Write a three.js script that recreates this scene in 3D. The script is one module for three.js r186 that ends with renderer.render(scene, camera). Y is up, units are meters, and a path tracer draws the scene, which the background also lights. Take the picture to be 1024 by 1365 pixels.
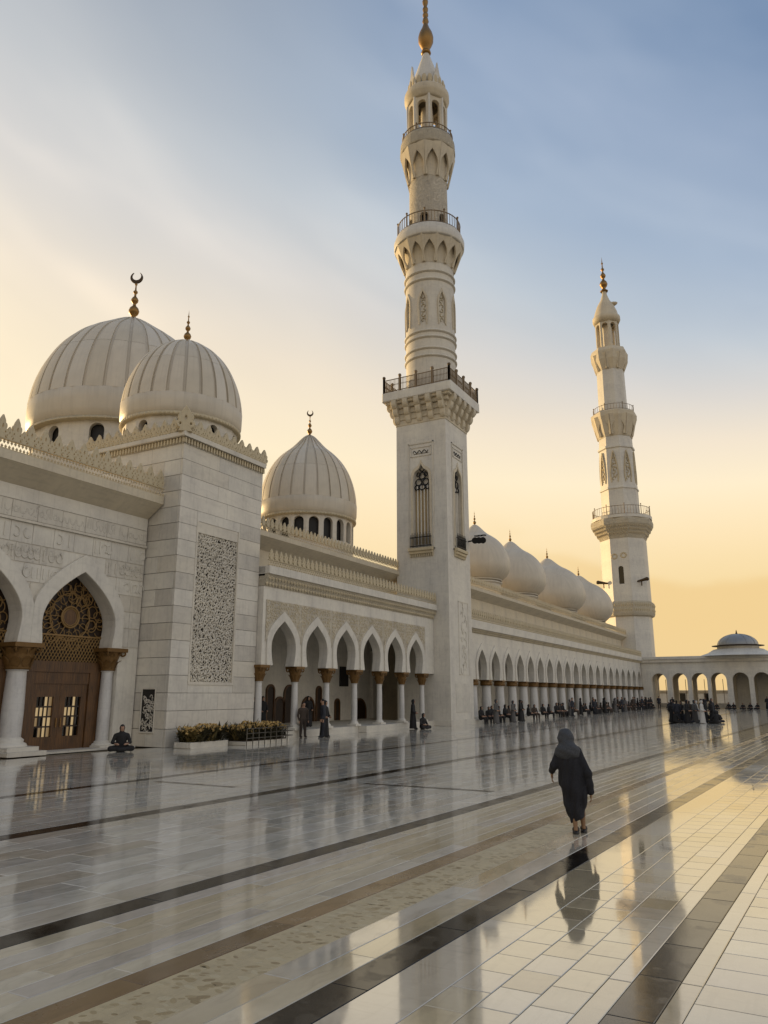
import * as THREE from 'three';
import { mergeGeometries } from 'three/addons/utils/BufferGeometryUtils.js';
import { Brush, Evaluator, SUBTRACTION } from 'three-bvh-csg';

// ------------------------------------------------------------------ camera, sky, sun, exposure
const scene = new THREE.Scene();
const camera = new THREE.PerspectiveCamera(68.41, 0.75, 0.1, 4000);
camera.position.set(0, 2.15, 0);
camera.rotation.order = 'YXZ';
camera.rotation.set(THREE.MathUtils.degToRad(13.6), THREE.MathUtils.degToRad(28.8), 0);

const renderer = new THREE.WebGLRenderer({ antialias: true });
renderer.toneMapping = THREE.LinearToneMapping;
renderer.toneMappingExposure = 1.04;
renderer.shadowMap.enabled = true;

// seeded randomness and tileable noise
let seed = 12345;
const rnd = () => { seed = (seed * 1664525 + 1013904223) >>> 0; return seed / 4294967296; };
const rr = (a, b) => a + (b - a) * rnd();
const hash = (x, y, s) => { let h = (x * 374761393 + y * 668265263 + s * 2246822519) | 0; h = Math.imul(h ^ (h >>> 13), 1274126177); return ((h ^ (h >>> 16)) >>> 0) / 4294967296; };
const sm = (t) => t * t * (3 - 2 * t), lerp = (a, b, t) => a + (b - a) * t, clamp = (x, a = 0, b = 1) => Math.min(b, Math.max(a, x));
function vnoise(x, y, px, py, s = 0) {
  const xi = Math.floor(x), yi = Math.floor(y), fx = sm(x - xi), fy = sm(y - yi), w = (a, p) => ((a % p) + p) % p;
  const h = (a, b) => hash(w(a, px), w(b, py), s);
  return lerp(lerp(h(xi, yi), h(xi + 1, yi), fx), lerp(h(xi, yi + 1), h(xi + 1, yi + 1), fx), fy);
}
function fbm(u, v, px, py, oct = 5, s = 0) { let a = 0.5, t = 0, n = 0; for (let i = 0; i < oct; i++) { t += a * vnoise(u * px, v * py, px, py, s + i); n += a; a *= 0.5; px *= 2; py *= 2; } return t / n; }

const SUN_AZ = THREE.MathUtils.degToRad(79), SUN_EL = THREE.MathUtils.degToRad(9);
const sunDir = new THREE.Vector3(-Math.sin(SUN_AZ) * Math.cos(SUN_EL), Math.sin(SUN_EL), -Math.cos(SUN_AZ) * Math.cos(SUN_EL));
{
  const W = 1024, Hh = 512, data = new Float32Array(W * Hh * 4);
  const ramp = [[-90, 170, 140, 105], [0, 234, 200, 140], [6, 242, 214, 158], [12, 250, 226, 182], [18, 252, 235, 202], [24, 240, 226, 205], [30, 216, 212, 207], [36, 189, 198, 207], [42, 165, 181, 201], [50, 138, 158, 186], [57, 125, 147, 177], [65, 122, 144, 176], [90, 112, 136, 170]];
  const toLin = (c) => { c /= 255; return c <= 0.04045 ? c / 12.92 : Math.pow((c + 0.055) / 1.055, 2.4); };
  const at = (e) => { let i = 0; while (i < ramp.length - 2 && ramp[i + 1][0] < e) i++; const a = ramp[i], b = ramp[i + 1], t = clamp((e - a[0]) / (b[0] - a[0])); return [1, 2, 3].map((k) => lerp(a[k], b[k], t)); };
  for (let j = 0; j < Hh; j++) for (let i = 0; i < W; i++) {
    const v = (j + 0.5) / Hh, u = (i + 0.5) / W, el = (v - 0.5) * 180, ph = (u - 0.5) * 2 * Math.PI;
    const dx = Math.cos(ph), dz = Math.sin(ph);
    const cd = clamp((dx * sunDir.x + dz * sunDir.z) / Math.hypot(sunDir.x, sunDir.z), -1, 1), dAz = Math.acos(cd) * 180 / Math.PI;
    // away from the sun the blue comes lower; toward it the warm light climbs
    let e = el;
    if (el > 0) { const far = clamp((dAz - 45) / 40, -1, 1); e = el + (far > 0 ? 16 * far * sm(clamp((el - 7) / 20)) : 9 * far * sm(clamp((el - 14) / 16))); }
    const greyed = 0.55 * sm(clamp((62 - dAz) / 40)) * sm(clamp((el - 22) / 20)); let c = at(e); const mean = (c[0] + c[1] + c[2]) / 3; c = c.map((x, q) => lerp(x, mean + [2, 0, -2][q], greyed));
    // soft cirrus bands and low dusk clouds
    const n1 = fbm(u, v * 0.5 + 0.35 * u, 9, 24, 5, 11), n2 = fbm(u + 0.13 * n1, v * 0.5, 24, 64, 5, 31);
    const n3 = fbm(u + 0.04 * n2, v * 0.5 + 0.5 * u, 30, 110, 4, 57), k1 = ((n1 - 0.5) * 46 + (n3 - 0.5) * 26 * sm(clamp((n1 - 0.42) / 0.16))) * clamp((el - 12) / 20);
    c = c.map((x, q) => x + k1 * [1, 0.8, 0.55][q]);
    const low = sm(clamp((n2 - 0.55) / 0.05)) * sm(clamp((el - 1.5) / 3)) * sm(clamp((11 - el) / 7)) * clamp((dAz - 40) / 20);
    c = c.map((x, q) => lerp(x, [203, 172, 130][q], 0.8 * low));
    const k2 = sm(clamp((n1 + 0.5 * (n2 - 0.5) - 0.45) / 0.06)) * sm(clamp((el - 1) / 4)) * sm(clamp((19 - el) / 7)) * sm(clamp((dAz - 56) / 14)) * 0.85;
    c = c.map((x, q) => lerp(x, [238, 205, 146][q], k2));
    const o = (j * W + i) * 4;
    // unseen sky opposite the sunset, pale and brightened to lift the shaded walls
    const anti = sm(clamp((dAz - 80) / 60)) * clamp(1 - Math.abs(el) / 80);
    const lin = c.map((x, q) => lerp(toLin(x), [0.95, 0.91, 0.87][q], anti * 0.85));
    data[o] = lin[0]; data[o + 1] = lin[1]; data[o + 2] = lin[2]; data[o + 3] = 1;
  }
  const sky = new THREE.DataTexture(data, W, Hh, THREE.RGBAFormat, THREE.FloatType);
  sky.mapping = THREE.EquirectangularReflectionMapping; sky.magFilter = THREE.LinearFilter; sky.minFilter = THREE.LinearFilter; sky.wrapS = THREE.RepeatWrapping; sky.needsUpdate = true;
  scene.background = sky; scene.environment = sky;
}
const sun = new THREE.DirectionalLight(new THREE.Color(1.0, 0.7, 0.34), 4.2);
sun.position.copy(sunDir).multiplyScalar(300).add(new THREE.Vector3(-20, 0, -60)); sun.target.position.set(-20, 10, -60);
sun.castShadow = true; sun.shadow.radius = 2; sun.shadow.mapSize.set(4096, 4096);
Object.assign(sun.shadow.camera, { left: -130, right: 130, top: 90, bottom: -60, near: 1, far: 700 });
scene.add(sun, sun.target);

// ------------------------------------------------------------------ helpers
const R = THREE.MathUtils.degToRad;
const origin = new WeakMap(), taken = {};
function numbered(n) { taken[n] = (taken[n] ?? -1) + 1; return taken[n] ? `${n}_${String(taken[n]).padStart(3, '0')}` : n; }
function thing(name, label, category, p = [0, 0, 0], group) {
  const g = new THREE.Group(); g.name = numbered(name); g.position.set(...p); g.userData = { label, category };
  if (group) g.userData.group = group;
  origin.set(g, new THREE.Vector3(...p)); scene.add(g); return g;
}
function struct(name, geo, mat) {
  const m = new THREE.Mesh(geo, mat); m.name = numbered(name); m.userData = { kind: 'structure' }; m.castShadow = m.receiveShadow = true;
  origin.set(m, new THREE.Vector3()); scene.add(m); return m;
}
function norm(g) {
  let n = g.index ? g.toNonIndexed() : g;
  for (const k of Object.keys(n.attributes)) if (!['position', 'normal', 'uv'].includes(k)) n.deleteAttribute(k);
  if (!n.attributes.normal) n.computeVertexNormals();
  if (!n.attributes.uv) n.setAttribute('uv', new THREE.BufferAttribute(new Float32Array(n.attributes.position.count * 2), 2));
  return n;
}
function boxUV(g, s = 1) {           // uv in metres, by the way each face points
  g = norm(g); const p = g.attributes.position, uv = new Float32Array(p.count * 2);
  const a = new THREE.Vector3(), b = new THREE.Vector3(), c = new THREE.Vector3();
  for (let i = 0; i < p.count; i += 3) {
    a.fromBufferAttribute(p, i); b.fromBufferAttribute(p, i + 1).sub(a); c.fromBufferAttribute(p, i + 2).sub(a); b.cross(c);
    const x = Math.abs(b.x), y = Math.abs(b.y), z = Math.abs(b.z);
    for (let k = 0; k < 3; k++) {
      const X = p.getX(i + k), Y = p.getY(i + k), Z = p.getZ(i + k), o = (i + k) * 2;
      if (x >= y && x >= z) { uv[o] = -Z / s; uv[o + 1] = Y / s; } else if (z >= y) { uv[o] = X / s; uv[o + 1] = Y / s; } else { uv[o] = X / s; uv[o + 1] = -Z / s; }
    }
  }
  g.setAttribute('uv', new THREE.BufferAttribute(uv, 2)); return g;
}
const merge = (list) => mergeGeometries(list.map(norm), false);
// geo in world metres -> a child of parent
function part(name, geo, mat, parent, kind) {
  const o = origin.get(parent); geo = boxUV(geo); geo.translate(-o.x, -o.y, -o.z);
  const m = new THREE.Mesh(geo, mat); m.name = name; m.castShadow = m.receiveShadow = true; if (kind) m.userData.kind = kind;
  origin.set(m, o); parent.add(m); return m;
}
// a shared local geometry at a world place
function put(name, geo, mat, parent, [x, y, z], ry = 0, sc = 1) {
  const o = origin.get(parent), m = new THREE.Mesh(geo, mat); m.name = name; m.position.set(x - o.x, y - o.y, z - o.z); m.rotation.y = ry;
  if (Array.isArray(sc)) m.scale.set(...sc); else m.scale.setScalar(sc);
  m.castShadow = m.receiveShadow = true; origin.set(m, new THREE.Vector3(x, y, z)); parent.add(m); return m;
}
const box = (x0, x1, y0, y1, z0, z1) => { const g = new THREE.BoxGeometry(Math.abs(x1 - x0), Math.abs(y1 - y0), Math.abs(z1 - z0)); g.translate((x0 + x1) / 2, (y0 + y1) / 2, (z0 + z1) / 2); return g; };
function cbox(x0, x1, y0, y1, z0, z1, b = 0.012) {     // box with chamfered edges
  const [a, c] = [Math.min(x0, x1), Math.max(x0, x1)], [d, e] = [Math.min(z0, z1), Math.max(z0, z1)];
  const s = new THREE.Shape(); s.moveTo(a + b, y0 + b); s.lineTo(c - b, y0 + b); s.lineTo(c - b, y1 - b); s.lineTo(a + b, y1 - b);
  const g = new THREE.ExtrudeGeometry(s, { depth: e - d - 2 * b, bevelEnabled: true, bevelThickness: b, bevelSize: b, bevelSegments: 1 }); g.translate(0, 0, d + b); return g;
}
const shapeOf = (pts) => { const s = new THREE.Shape(); pts.forEach(([x, y], i) => (i ? s.lineTo(x, y) : s.moveTo(x, y))); return s; };
const ext = (shape, depth, b = 0) => new THREE.ExtrudeGeometry(shape, { depth, bevelEnabled: b > 0, bevelThickness: b, bevelSize: b, bevelSegments: 1, curveSegments: 6 });
const extX = (shape, xf, t, b = 0) => { const g = ext(shape, t, b); g.rotateY(Math.PI / 2); g.translate(xf - t, 0, 0); return g; };   // shape in (distance along -z, y), front at x = xf
const extZ = (shape, zf, t, b = 0) => { const g = ext(shape, t, b); g.translate(0, 0, zf - t); return g; };                            // shape in (x, y), front at z = zf
const lathe = (pts, seg = 32, x = 0, z = 0, rot = 0) => { const g = new THREE.LatheGeometry(pts.map(([r, y]) => new THREE.Vector2(r, y)), seg); if (rot) g.rotateY(rot); g.translate(x, 0, z); return g; };
const flat = (g) => { const n = norm(g); n.computeVertexNormals(); return n; };     // hard facets
const cyl = (x0, y0, z0, x1, y1, z1, r0, r1 = r0, seg = 8) => {
  const a = new THREE.Vector3(x0, y0, z0), b = new THREE.Vector3(x1, y1, z1), d = b.clone().sub(a), g = new THREE.CylinderGeometry(r1, r0, d.length(), seg);
  g.applyQuaternion(new THREE.Quaternion().setFromUnitVectors(new THREE.Vector3(0, 1, 0), d.normalize())); g.translate((x0 + x1) / 2, (y0 + y1) / 2, (z0 + z1) / 2); return g;
};
const tube = (pts, r, n = 24, rs = 5, closed = false) => new THREE.TubeGeometry(new THREE.CatmullRomCurve3(pts.map((p) => new THREE.Vector3(...p)), closed), n, r, rs, closed);
const ball = (x, y, z, r, sx = 1, sy = 1, sz = 1, a = 8, b = 6) => { const g = new THREE.SphereGeometry(r, a, b); g.scale(sx, sy, sz); g.translate(x, y, z); return g; };
const torus = (x, y, z, r, t, a = 6, b = 28) => { const g = new THREE.TorusGeometry(r, t, a, b); g.rotateX(Math.PI / 2); g.translate(x, y, z); return g; };

// pointed horseshoe arch as points from the left foot over the apex to the right foot
const bez = (p0, p1, p2, p3, t) => { const u = 1 - t; return [0, 1].map((k) => u * u * u * p0[k] + 3 * u * u * t * p1[k] + 3 * u * t * t * p2[k] + t * t * t * p3[k]); };
function arch(c, w, y0, y1, foot = 0.86, rise = 0.4) {
  const h = y1 - y0, L = [];
  for (let i = 0; i < 6; i++) L.push(bez([-foot * w, y0], [-(0.5 * foot + 0.48) * w, y0 + 0.12 * h], [-w, y0 + 0.62 * rise * h], [-w, y0 + rise * h], i / 6));
  for (let i = 0; i <= 10; i++) L.push(bez([-w, y0 + rise * h], [-w, y0 + (rise + 0.28) * h], [-0.45 * w, y0 + 0.84 * h], [0, y1], i / 10));
  const Rr = L.slice(0, -1).reverse().map(([x, y]) => [-x, y]);
  return [...L, ...Rr].map(([x, y]) => [x + c, y]);
}
function roundArch(c, w, y0, ys, n = 14) {          // jambs from y0 to ys, half circle above
  const p = [[c - w, y0]]; for (let i = 0; i <= n; i++) { const a = Math.PI - (Math.PI * i) / n; p.push([c + w * Math.cos(a), ys + w * Math.sin(a)]); } p.push([c + w, y0]); return p;
}

// ------------------------------------------------------------------ procedural materials
function dtex(w, h, fn, srgb = true) {
  const d = new Uint8Array(w * h * 4);
  for (let j = 0; j < h; j++) for (let i = 0; i < w; i++) { const c = fn(i / w, j / h), o = (j * w + i) * 4; for (let k = 0; k < 3; k++) d[o + k] = 255 * clamp(Array.isArray(c) ? c[k] : c); d[o + 3] = 255; }
  const t = new THREE.DataTexture(d, w, h); t.wrapS = t.wrapT = THREE.RepeatWrapping; t.magFilter = THREE.LinearFilter; t.minFilter = THREE.LinearMipmapLinearFilter; t.generateMipmaps = true;
  if (srgb) t.colorSpace = THREE.SRGBColorSpace; t.needsUpdate = true; return t;
}
const rep = (t, x, y = x) => { const c = t.clone(); c.repeat.set(x, y); c.needsUpdate = true; return c; };
const stoneMap = dtex(512, 512, (u, v) => {
  const a = fbm(u, v, 3, 3, 6, 1), b = fbm(u, v, 24, 24, 4, 7), w = fbm(u + 0.1 * a, v, 2, 5, 5, 19);
  const vein = Math.pow(1 - Math.abs(2 * w - 1), 14) * 0.03, st = sm(clamp((fbm(u, v, 40, 3, 4, 23) - 0.52) / 0.2)) * 0.02;
  const g = 0.93 + (a - 0.5) * 0.12 + (b - 0.5) * 0.06 - vein - 1.6 * st; return [g, g * 0.993, g * 0.975 - 0.02 * (a - 0.5)];
});
const stoneBump = dtex(256, 256, (u, v) => 0.5 + (fbm(u, v, 20, 20, 4, 3) - 0.5) * 0.8, false);
const streakMap = dtex(1024, 1024, (u, v) => {   // polished marble, figure running along u
  const q = fbm(u, v, 3, 6, 5, 41), a = fbm(u, v + 0.14 * q, 3, 13, 6, 43), b = fbm(u, v, 10, 40, 4, 47), cl = fbm(u, v, 4, 4, 5, 53);
  const vein = Math.pow(1 - Math.abs(2 * a - 1), 10) * 0.07; const g = 0.91 + (a - 0.5) * 0.13 + (b - 0.5) * 0.035 + (cl - 0.5) * 0.16 - vein;
  return [g + 0.012, g, g - 0.02 + 0.05 * (cl - 0.5)];
});
const floorRough = dtex(512, 512, (u, v) => { const sc = sm(clamp((fbm(u, v, 7, 7, 5, 63) - 0.55) / 0.14)); const g = 0.36 + (fbm(u, v, 5, 5, 5, 61) - 0.5) * 0.5 + (fbm(u, v, 60, 60, 3, 67) - 0.5) * 0.2 + 0.32 * sc; return g; }, false);
const graniteMap = dtex(512, 512, (u, v) => { const a = fbm(u, v, 90, 90, 2, 71), c = fbm(u, v, 4, 4, 5, 73); const g = 0.62 + (a - 0.5) * 0.6 + (c - 0.5) * 0.35; return [g + 0.03, g, g - 0.04]; });
const woodMap = dtex(512, 512, (u, v) => { const q = fbm(u, v, 3, 3, 4, 81), a = fbm(u + 0.03 * q, v, 60, 3, 5, 83); const g = 0.75 + (a - 0.5) * 0.6 + (q - 0.5) * 0.25; return [g, g * 0.96, g * 0.9]; });
const goldBump = dtex(256, 256, (u, v) => fbm(u, v, 16, 16, 3, 91), false);
const domeMap = dtex(512, 512, (u, v) => { const a = fbm(u, v, 4, 4, 5, 101), st = sm(clamp((fbm(u, v, 30, 2, 5, 103) - 0.5) / 0.2)); const g = 0.92 + (a - 0.5) * 0.1 - st * 0.025; return [g, g * 0.985, g * 0.955]; });
// carved foliage: many small curls, white = proud
function curlTex(size, n, r0, r1, lw, sd) {
  const c = document.createElement('canvas'); c.width = c.height = size; const x = c.getContext('2d'); x.fillStyle = '#303030'; x.fillRect(0, 0, size, size); x.lineCap = 'round';
  let s2 = sd; const q = () => { s2 = (s2 * 1664525 + 1013904223) >>> 0; return s2 / 4294967296; };
  for (let i = 0; i < n; i++) {
    const cx = q() * size, cy = q() * size, r = r0 + (r1 - r0) * q(), a0 = q() * 6.28, dir = q() < 0.5 ? -1 : 1, col = 170 + Math.floor(q() * 80);
    x.strokeStyle = `rgb(${col},${col},${col})`; x.fillStyle = x.strokeStyle; x.lineWidth = lw * (0.7 + 0.6 * q());
    for (const ox of [-size, 0, size]) for (const oy of [-size, 0, size]) {
      if (cx + ox < -r1 * 2 || cx + ox > size + r1 * 2 || cy + oy < -r1 * 2 || cy + oy > size + r1 * 2) continue;
      x.beginPath(); for (let t = 0; t <= 16; t++) { const a = a0 + dir * t * 0.36, rad = r * (1 - t / 20); const px = cx + ox + rad * Math.cos(a), py = cy + oy + rad * Math.sin(a); t ? x.lineTo(px, py) : x.moveTo(px, py); } x.stroke();
      x.beginPath(); x.arc(cx + ox, cy + oy, lw * 0.9, 0, 6.3); x.fill();
    }
  }
  const t = new THREE.CanvasTexture(c); t.wrapS = t.wrapT = THREE.RepeatWrapping; return t;
}
const curls = curlTex(1024, 420, 26, 52, 11, 5);
// carved script-like strokes for the friezes
function scriptTex(w, h, sd) {
  const c = document.createElement('canvas'); c.width = w; c.height = h; const x = c.getContext('2d'); x.fillStyle = '#404040'; x.fillRect(0, 0, w, h); x.lineCap = 'round'; x.strokeStyle = x.fillStyle = '#d8d8d8';
  let s2 = sd; const q = () => { s2 = (s2 * 1664525 + 1013904223) >>> 0; return s2 / 4294967296; };
  let px = 20; while (px < w - 60) {
    const k = q(), b = h * 0.72; x.lineWidth = h * 0.055;
    if (k < 0.4) { x.beginPath(); x.moveTo(px, h * (0.15 + 0.1 * q())); x.lineTo(px - 4, b); x.stroke(); px += 26 + 20 * q(); }
    else if (k < 0.7) { const wd = 60 + 60 * q(); x.beginPath(); x.moveTo(px, h * 0.5); x.bezierCurveTo(px, b + 30, px + wd, b + 30, px + wd, h * 0.45); x.stroke(); if (q() < 0.7) { x.beginPath(); x.arc(px + wd / 2, q() < 0.5 ? h * 0.4 : h * 0.9, h * 0.035, 0, 7); x.fill(); } px += wd + 24; }
    else if (k < 0.85) { x.beginPath(); x.arc(px + 22, h * 0.58, h * 0.12, 0, 5.2); x.stroke(); x.beginPath(); x.moveTo(px, b); x.lineTo(px + 60, b); x.stroke(); px += 76; }
    else { x.beginPath(); x.moveTo(px + 60, h * 0.2); x.bezierCurveTo(px, h * 0.25, px + 10, h * 0.5, px + 50, h * 0.55); x.bezierCurveTo(px + 30, h * 0.9, px, h * 0.8, px - 10, h * 0.75); x.stroke(); px += 84; }
  }
  const t = new THREE.CanvasTexture(c); t.wrapS = t.wrapT = THREE.RepeatWrapping; return t;
}
const script = scriptTex(2048, 256, 77);

const std = (o) => new THREE.MeshStandardMaterial(o), phys = (o) => new THREE.MeshPhysicalMaterial(o);
const wallTex = rep(stoneMap, 1 / 3.2), wallBump = rep(stoneBump, 1 / 1.1);
const M = {
  marble: std({ color: '#e0dbd0', map: wallTex, bumpMap: wallBump, bumpScale: 0.003, roughness: 0.55 }),
  marbleB: std({ color: '#d9d4c9', map: rep(stoneMap, 1 / 2.3, 1 / 2.9), bumpMap: wallBump, bumpScale: 0.003, roughness: 0.5 }),
  marbleC: std({ color: '#dbd4c6', map: rep(stoneMap, 1 / 4.1, 1 / 3.3), bumpMap: wallBump, bumpScale: 0.003, roughness: 0.55 }),
  cream: std({ color: '#d8ccb4', map: wallTex, bumpMap: wallBump, bumpScale: 0.003, roughness: 0.65 }),
  joint: std({ color: '#6f675a', roughness: 0.9 }),
  carved: std({ color: '#d5cbb8', map: wallTex, bumpMap: rep(curls, 1 / 1.6), bumpScale: 0.035, roughness: 0.7 }),
  carvedFine: std({ color: '#d8cdb6', map: wallTex, bumpMap: rep(curls, 1 / 0.9), bumpScale: 0.03, roughness: 0.75 }),
  scriptStone: std({ color: '#d6d0c4', map: wallTex, bumpMap: rep(script, 1 / 5.6, 1 / 0.72), bumpScale: 0.05, roughness: 0.6 }),
  ornament: std({ color: '#d0c1a1', map: wallTex, roughness: 0.7 }),
  recess: std({ color: '#dbd4c6', map: wallTex, bumpMap: wallBump, bumpScale: 0.003, roughness: 0.55 }),
  dome: std({ color: '#d6cdbd', map: rep(domeMap, 1 / 3.5), bumpMap: wallBump, bumpScale: 0.003, roughness: 0.5 }),
  gold: std({ color: '#8d6c3e', metalness: 0.8, roughness: 0.4, bumpMap: rep(goldBump, 2), bumpScale: 0.004 }),
  bronze: std({ color: '#4a3a26', metalness: 0.6, roughness: 0.5 }),
  goldStone: std({ color: '#7d5d30', map: wallTex, bumpMap: rep(goldBump, 3), bumpScale: 0.012, metalness: 0.35, roughness: 0.5 }),
  shaft: std({ color: '#d4d2cf', map: rep(stoneMap, 1 / 1.7), roughness: 0.3 }),
  wood: std({ color: '#74532e', map: rep(woodMap, 1 / 1.2), bumpMap: rep(woodMap, 1 / 1.2), bumpScale: 0.004, roughness: 0.5 }),
  woodDark: std({ color: '#3c2914', map: rep(woodMap, 1 / 1.0), roughness: 0.55 }),
  lattice: std({ color: '#86693d', metalness: 0.3, roughness: 0.5 }),
  ceiling: std({ color: '#e0dbd0', map: wallTex, bumpMap: wallBump, bumpScale: 0.003, roughness: 0.55 }),
  black: std({ color: '#15120f', roughness: 0.6 }),
  glassDark: phys({ color: '#0d0c0b', roughness: 0.08, specularIntensity: 1 }),
  sunsetGlintPane: std({ color: '#3a2a14', emissive: new THREE.Color(1.0, 0.72, 0.36), emissiveIntensity: 0.4, roughness: 0.2 }),  // sunset reflection in the door glass, put in as emission
  faintGlintPane: std({ color: '#2a1d0e', emissive: new THREE.Color(0.9, 0.6, 0.28), emissiveIntensity: 0.22, roughness: 0.2 }),  // weaker sunset reflection, likewise put in as emission
  railing: std({ color: '#7d6a50', metalness: 0.2, roughness: 0.55 }),
  iron: std({ color: '#1d1b19', metalness: 0.5, roughness: 0.5 }),
  zinc: std({ color: '#9a9ea3', metalness: 0.3, roughness: 0.4, map: rep(domeMap, 1 / 3) }),
};
M.domeTones = ['#d8cfbf', '#d2c9b8', '#dad3c6'].map((c, i) => std({ color: c, map: rep(domeMap, 1 / (3 + i)), bumpMap: wallBump, bumpScale: 0.003, roughness: 0.5 }));
const blockMats = [M.marble, M.marbleB, M.marbleC, std({ color: '#cfc9be', map: rep(stoneMap, 1 / 2.7), bumpMap: wallBump, bumpScale: 0.003, roughness: 0.55 }), std({ color: '#e2dcd0', map: rep(stoneMap, 1 / 3.7), bumpMap: wallBump, bumpScale: 0.003, roughness: 0.5 })];

// ------------------------------------------------------------------ the courtyard floor
const slopeOf = (c) => (c > -7 ? 0.058 : c > -15.5 ? lerp(0.008, 0.058, (c + 15.5) / 8.5) : c > -22 ? lerp(0, 0.008, (c + 22) / 6.5) : 0);
const FX = (c, d) => c + slopeOf(c) * d;
{
  const ground = new THREE.CircleGeometry(1800, 64); ground.rotateX(-Math.PI / 2); ground.translate(0, -0.06, -60);
  struct('ground', boxUV(ground), std({ color: '#8d8069', map: rep(stoneMap, 1 / 9), roughness: 0.95 }));
  const bed = boxUV(box(-24.2, 60, -0.05, -0.012, 12, -127.5));
  const floor = struct('courtyard_floor', bed, std({ color: '#5f574a', roughness: 0.8 }));
  const fm = (color, map, rough, o = {}) => phys({ color, map, roughness: rough, roughnessMap: rep(floorRough, 1 / 1.7), ior: 2.0, ...o });
  const ccr = rep(floorRough, 1 / 2.9); const tx = rep(streakMap, 1 / 2.6, 1 / 2.6), plainT = rep(stoneMap, 1 / 1.9);
  const greys = ['#d8d3c7', '#cdc9be', '#ddd8cc', '#c6c2b8', '#d3cab9', '#cbc2b1'].map((c) => fm(c, tx, 0.24, { ior: 1.8, clearcoat: 0.3, clearcoatRoughness: 0.17, clearcoatRoughnessMap: ccr }));
  const warms = ['#d6cab0', '#cbbda0', '#d0c9bc', '#c4b594', '#dbd1ba', '#c2bab0'].map((c) => fm(c, tx, 0.2, { clearcoat: 0.6, clearcoatRoughness: 0.15, clearcoatRoughnessMap: ccr }));
  const slabs = ['#d8c9ab', '#cebd9c', '#dfd4be', '#c4b28f', '#d2c6b2', '#dccaa6'].map((c) => fm(c, plainT, 0.14, { ior: 2.1, clearcoat: 1, clearcoatRoughness: 0.15, clearcoatRoughnessMap: ccr }));
  const blackM = ['#211e1b', '#292521', '#1b1917'].map((c) => fm(c, rep(graniteMap, 1 / 0.8), 0.3, { ior: 1.45, specularIntensity: 0.7 }));
  const brownM = ['#564d40', '#5f5547', '#4e463a'].map((c) => fm(c, rep(graniteMap, 1 / 0.8), 0.3, { ior: 1.6 }));
  const tanM = ['#8d7350', '#7f6748', '#977c58'].map((c) => fm(c, tx, 0.45, { ior: 1.55 }));
  // one paving piece: chamfered top, own figure, a hair of tilt
  function tile(c0, c1, d0, d1, gap, tilt, lift = 0, turned = false) {
    const pt = (c, d) => [FX(c, d), -d], q = [pt(c0 + gap, d0 + gap), pt(c1 - gap, d0 + gap), pt(c1 - gap, d1 - gap), pt(c0 + gap, d1 - gap)];
    const cx = (q[0][0] + q[2][0]) / 2, cz = (q[0][1] + q[2][1]) / 2, ax = rr(-tilt, tilt), az = rr(-tilt, tilt), e = 0.006;
    const y = (x, z) => lift + ax * (x - cx) + az * (z - cz);
    const inn = q.map(([x, z]) => { const dx = cx - x, dz = cz - z; return [x + Math.sign(dx) * Math.min(e, Math.abs(dx) / 3), z + Math.sign(dz) * Math.min(e, Math.abs(dz) / 3)]; });
    const P = [], N = [], U = [], ou = rnd() * 7, ov = rnd() * 7;
    const push = (a, n) => { P.push(...a); N.push(...n); U.push(...(turned ? [a[0] + ou, a[2] + ov] : [a[2] + ou, a[0] + ov])); };
    const T = inn.map(([x, z]) => [x, y(x, z), z]), O = q.map(([x, z]) => [x, y(x, z) - 0.0035, z]), B = q.map(([x, z]) => [x, -0.03, z]);
    const quad = (a, b, c, d, n) => { for (const v of [a, b, c, a, c, d]) push(v, n); };
    quad(T[0], T[1], T[2], T[3], [-ax, 1, -az]);
    for (let i = 0; i < 4; i++) { const k = (i + 1) % 4; const dx = O[k][0] - O[i][0], dz = O[k][2] - O[i][2], l = Math.hypot(dx, dz), n = [-dz / l, 0, dx / l]; quad(O[i], O[k], T[k], T[i], [n[0] * 0.6, 0.8, n[2] * 0.6]); quad(B[i], B[k], O[k], O[i], n); }
    const g = new THREE.BufferGeometry(); g.setAttribute('position', new THREE.Float32BufferAttribute(P, 3)); g.setAttribute('normal', new THREE.Float32BufferAttribute(N, 3)); g.setAttribute('uv', new THREE.Float32BufferAttribute(U, 2)); return g;
  }
  // a field of pieces between two lines; the nearest ones single, the far ones joined by tone
  function field(name, c0, c1, d0, d1, w, len, mats, { gap = 0.0012, tilt = 0.0012, single = 300, stagger = true, turned = false, vary = 0, skip } = {}) {
    const nC = Math.max(1, Math.round((c1 - c0) / w)), cw = (c1 - c0) / nC, all = [];
    for (let i = 0; i < nC; i++) {
      let d = d0 - (stagger ? rnd() * len : 0);
      while (d < d1) { const l = len * (1 + rr(-vary, vary)); const a = Math.max(d, d0), b = Math.min(d + l, d1); if (b - a > 0.05 && !(skip && skip((a + b) / 2, c0 + (i + 0.5) * cw))) all.push([c0 + i * cw, c0 + (i + 1) * cw, a, b]); d += l; }
    }
    const view = ([a, b, c, d]) => { const X = FX((a + b) / 2, (c + d) / 2), Z = -(c + d) / 2, fw = -Z * 0.876 - X * 0.482, rt = -Z * 0.482 + X * 0.876; return fw > 3.9 && Math.abs(rt) < 0.56 * fw + 0.4 ? fw : 1e4 + Math.hypot(X, Z); };
    all.sort((p, q) => view(p) - view(q));
    const far = mats.map(() => []);
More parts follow.
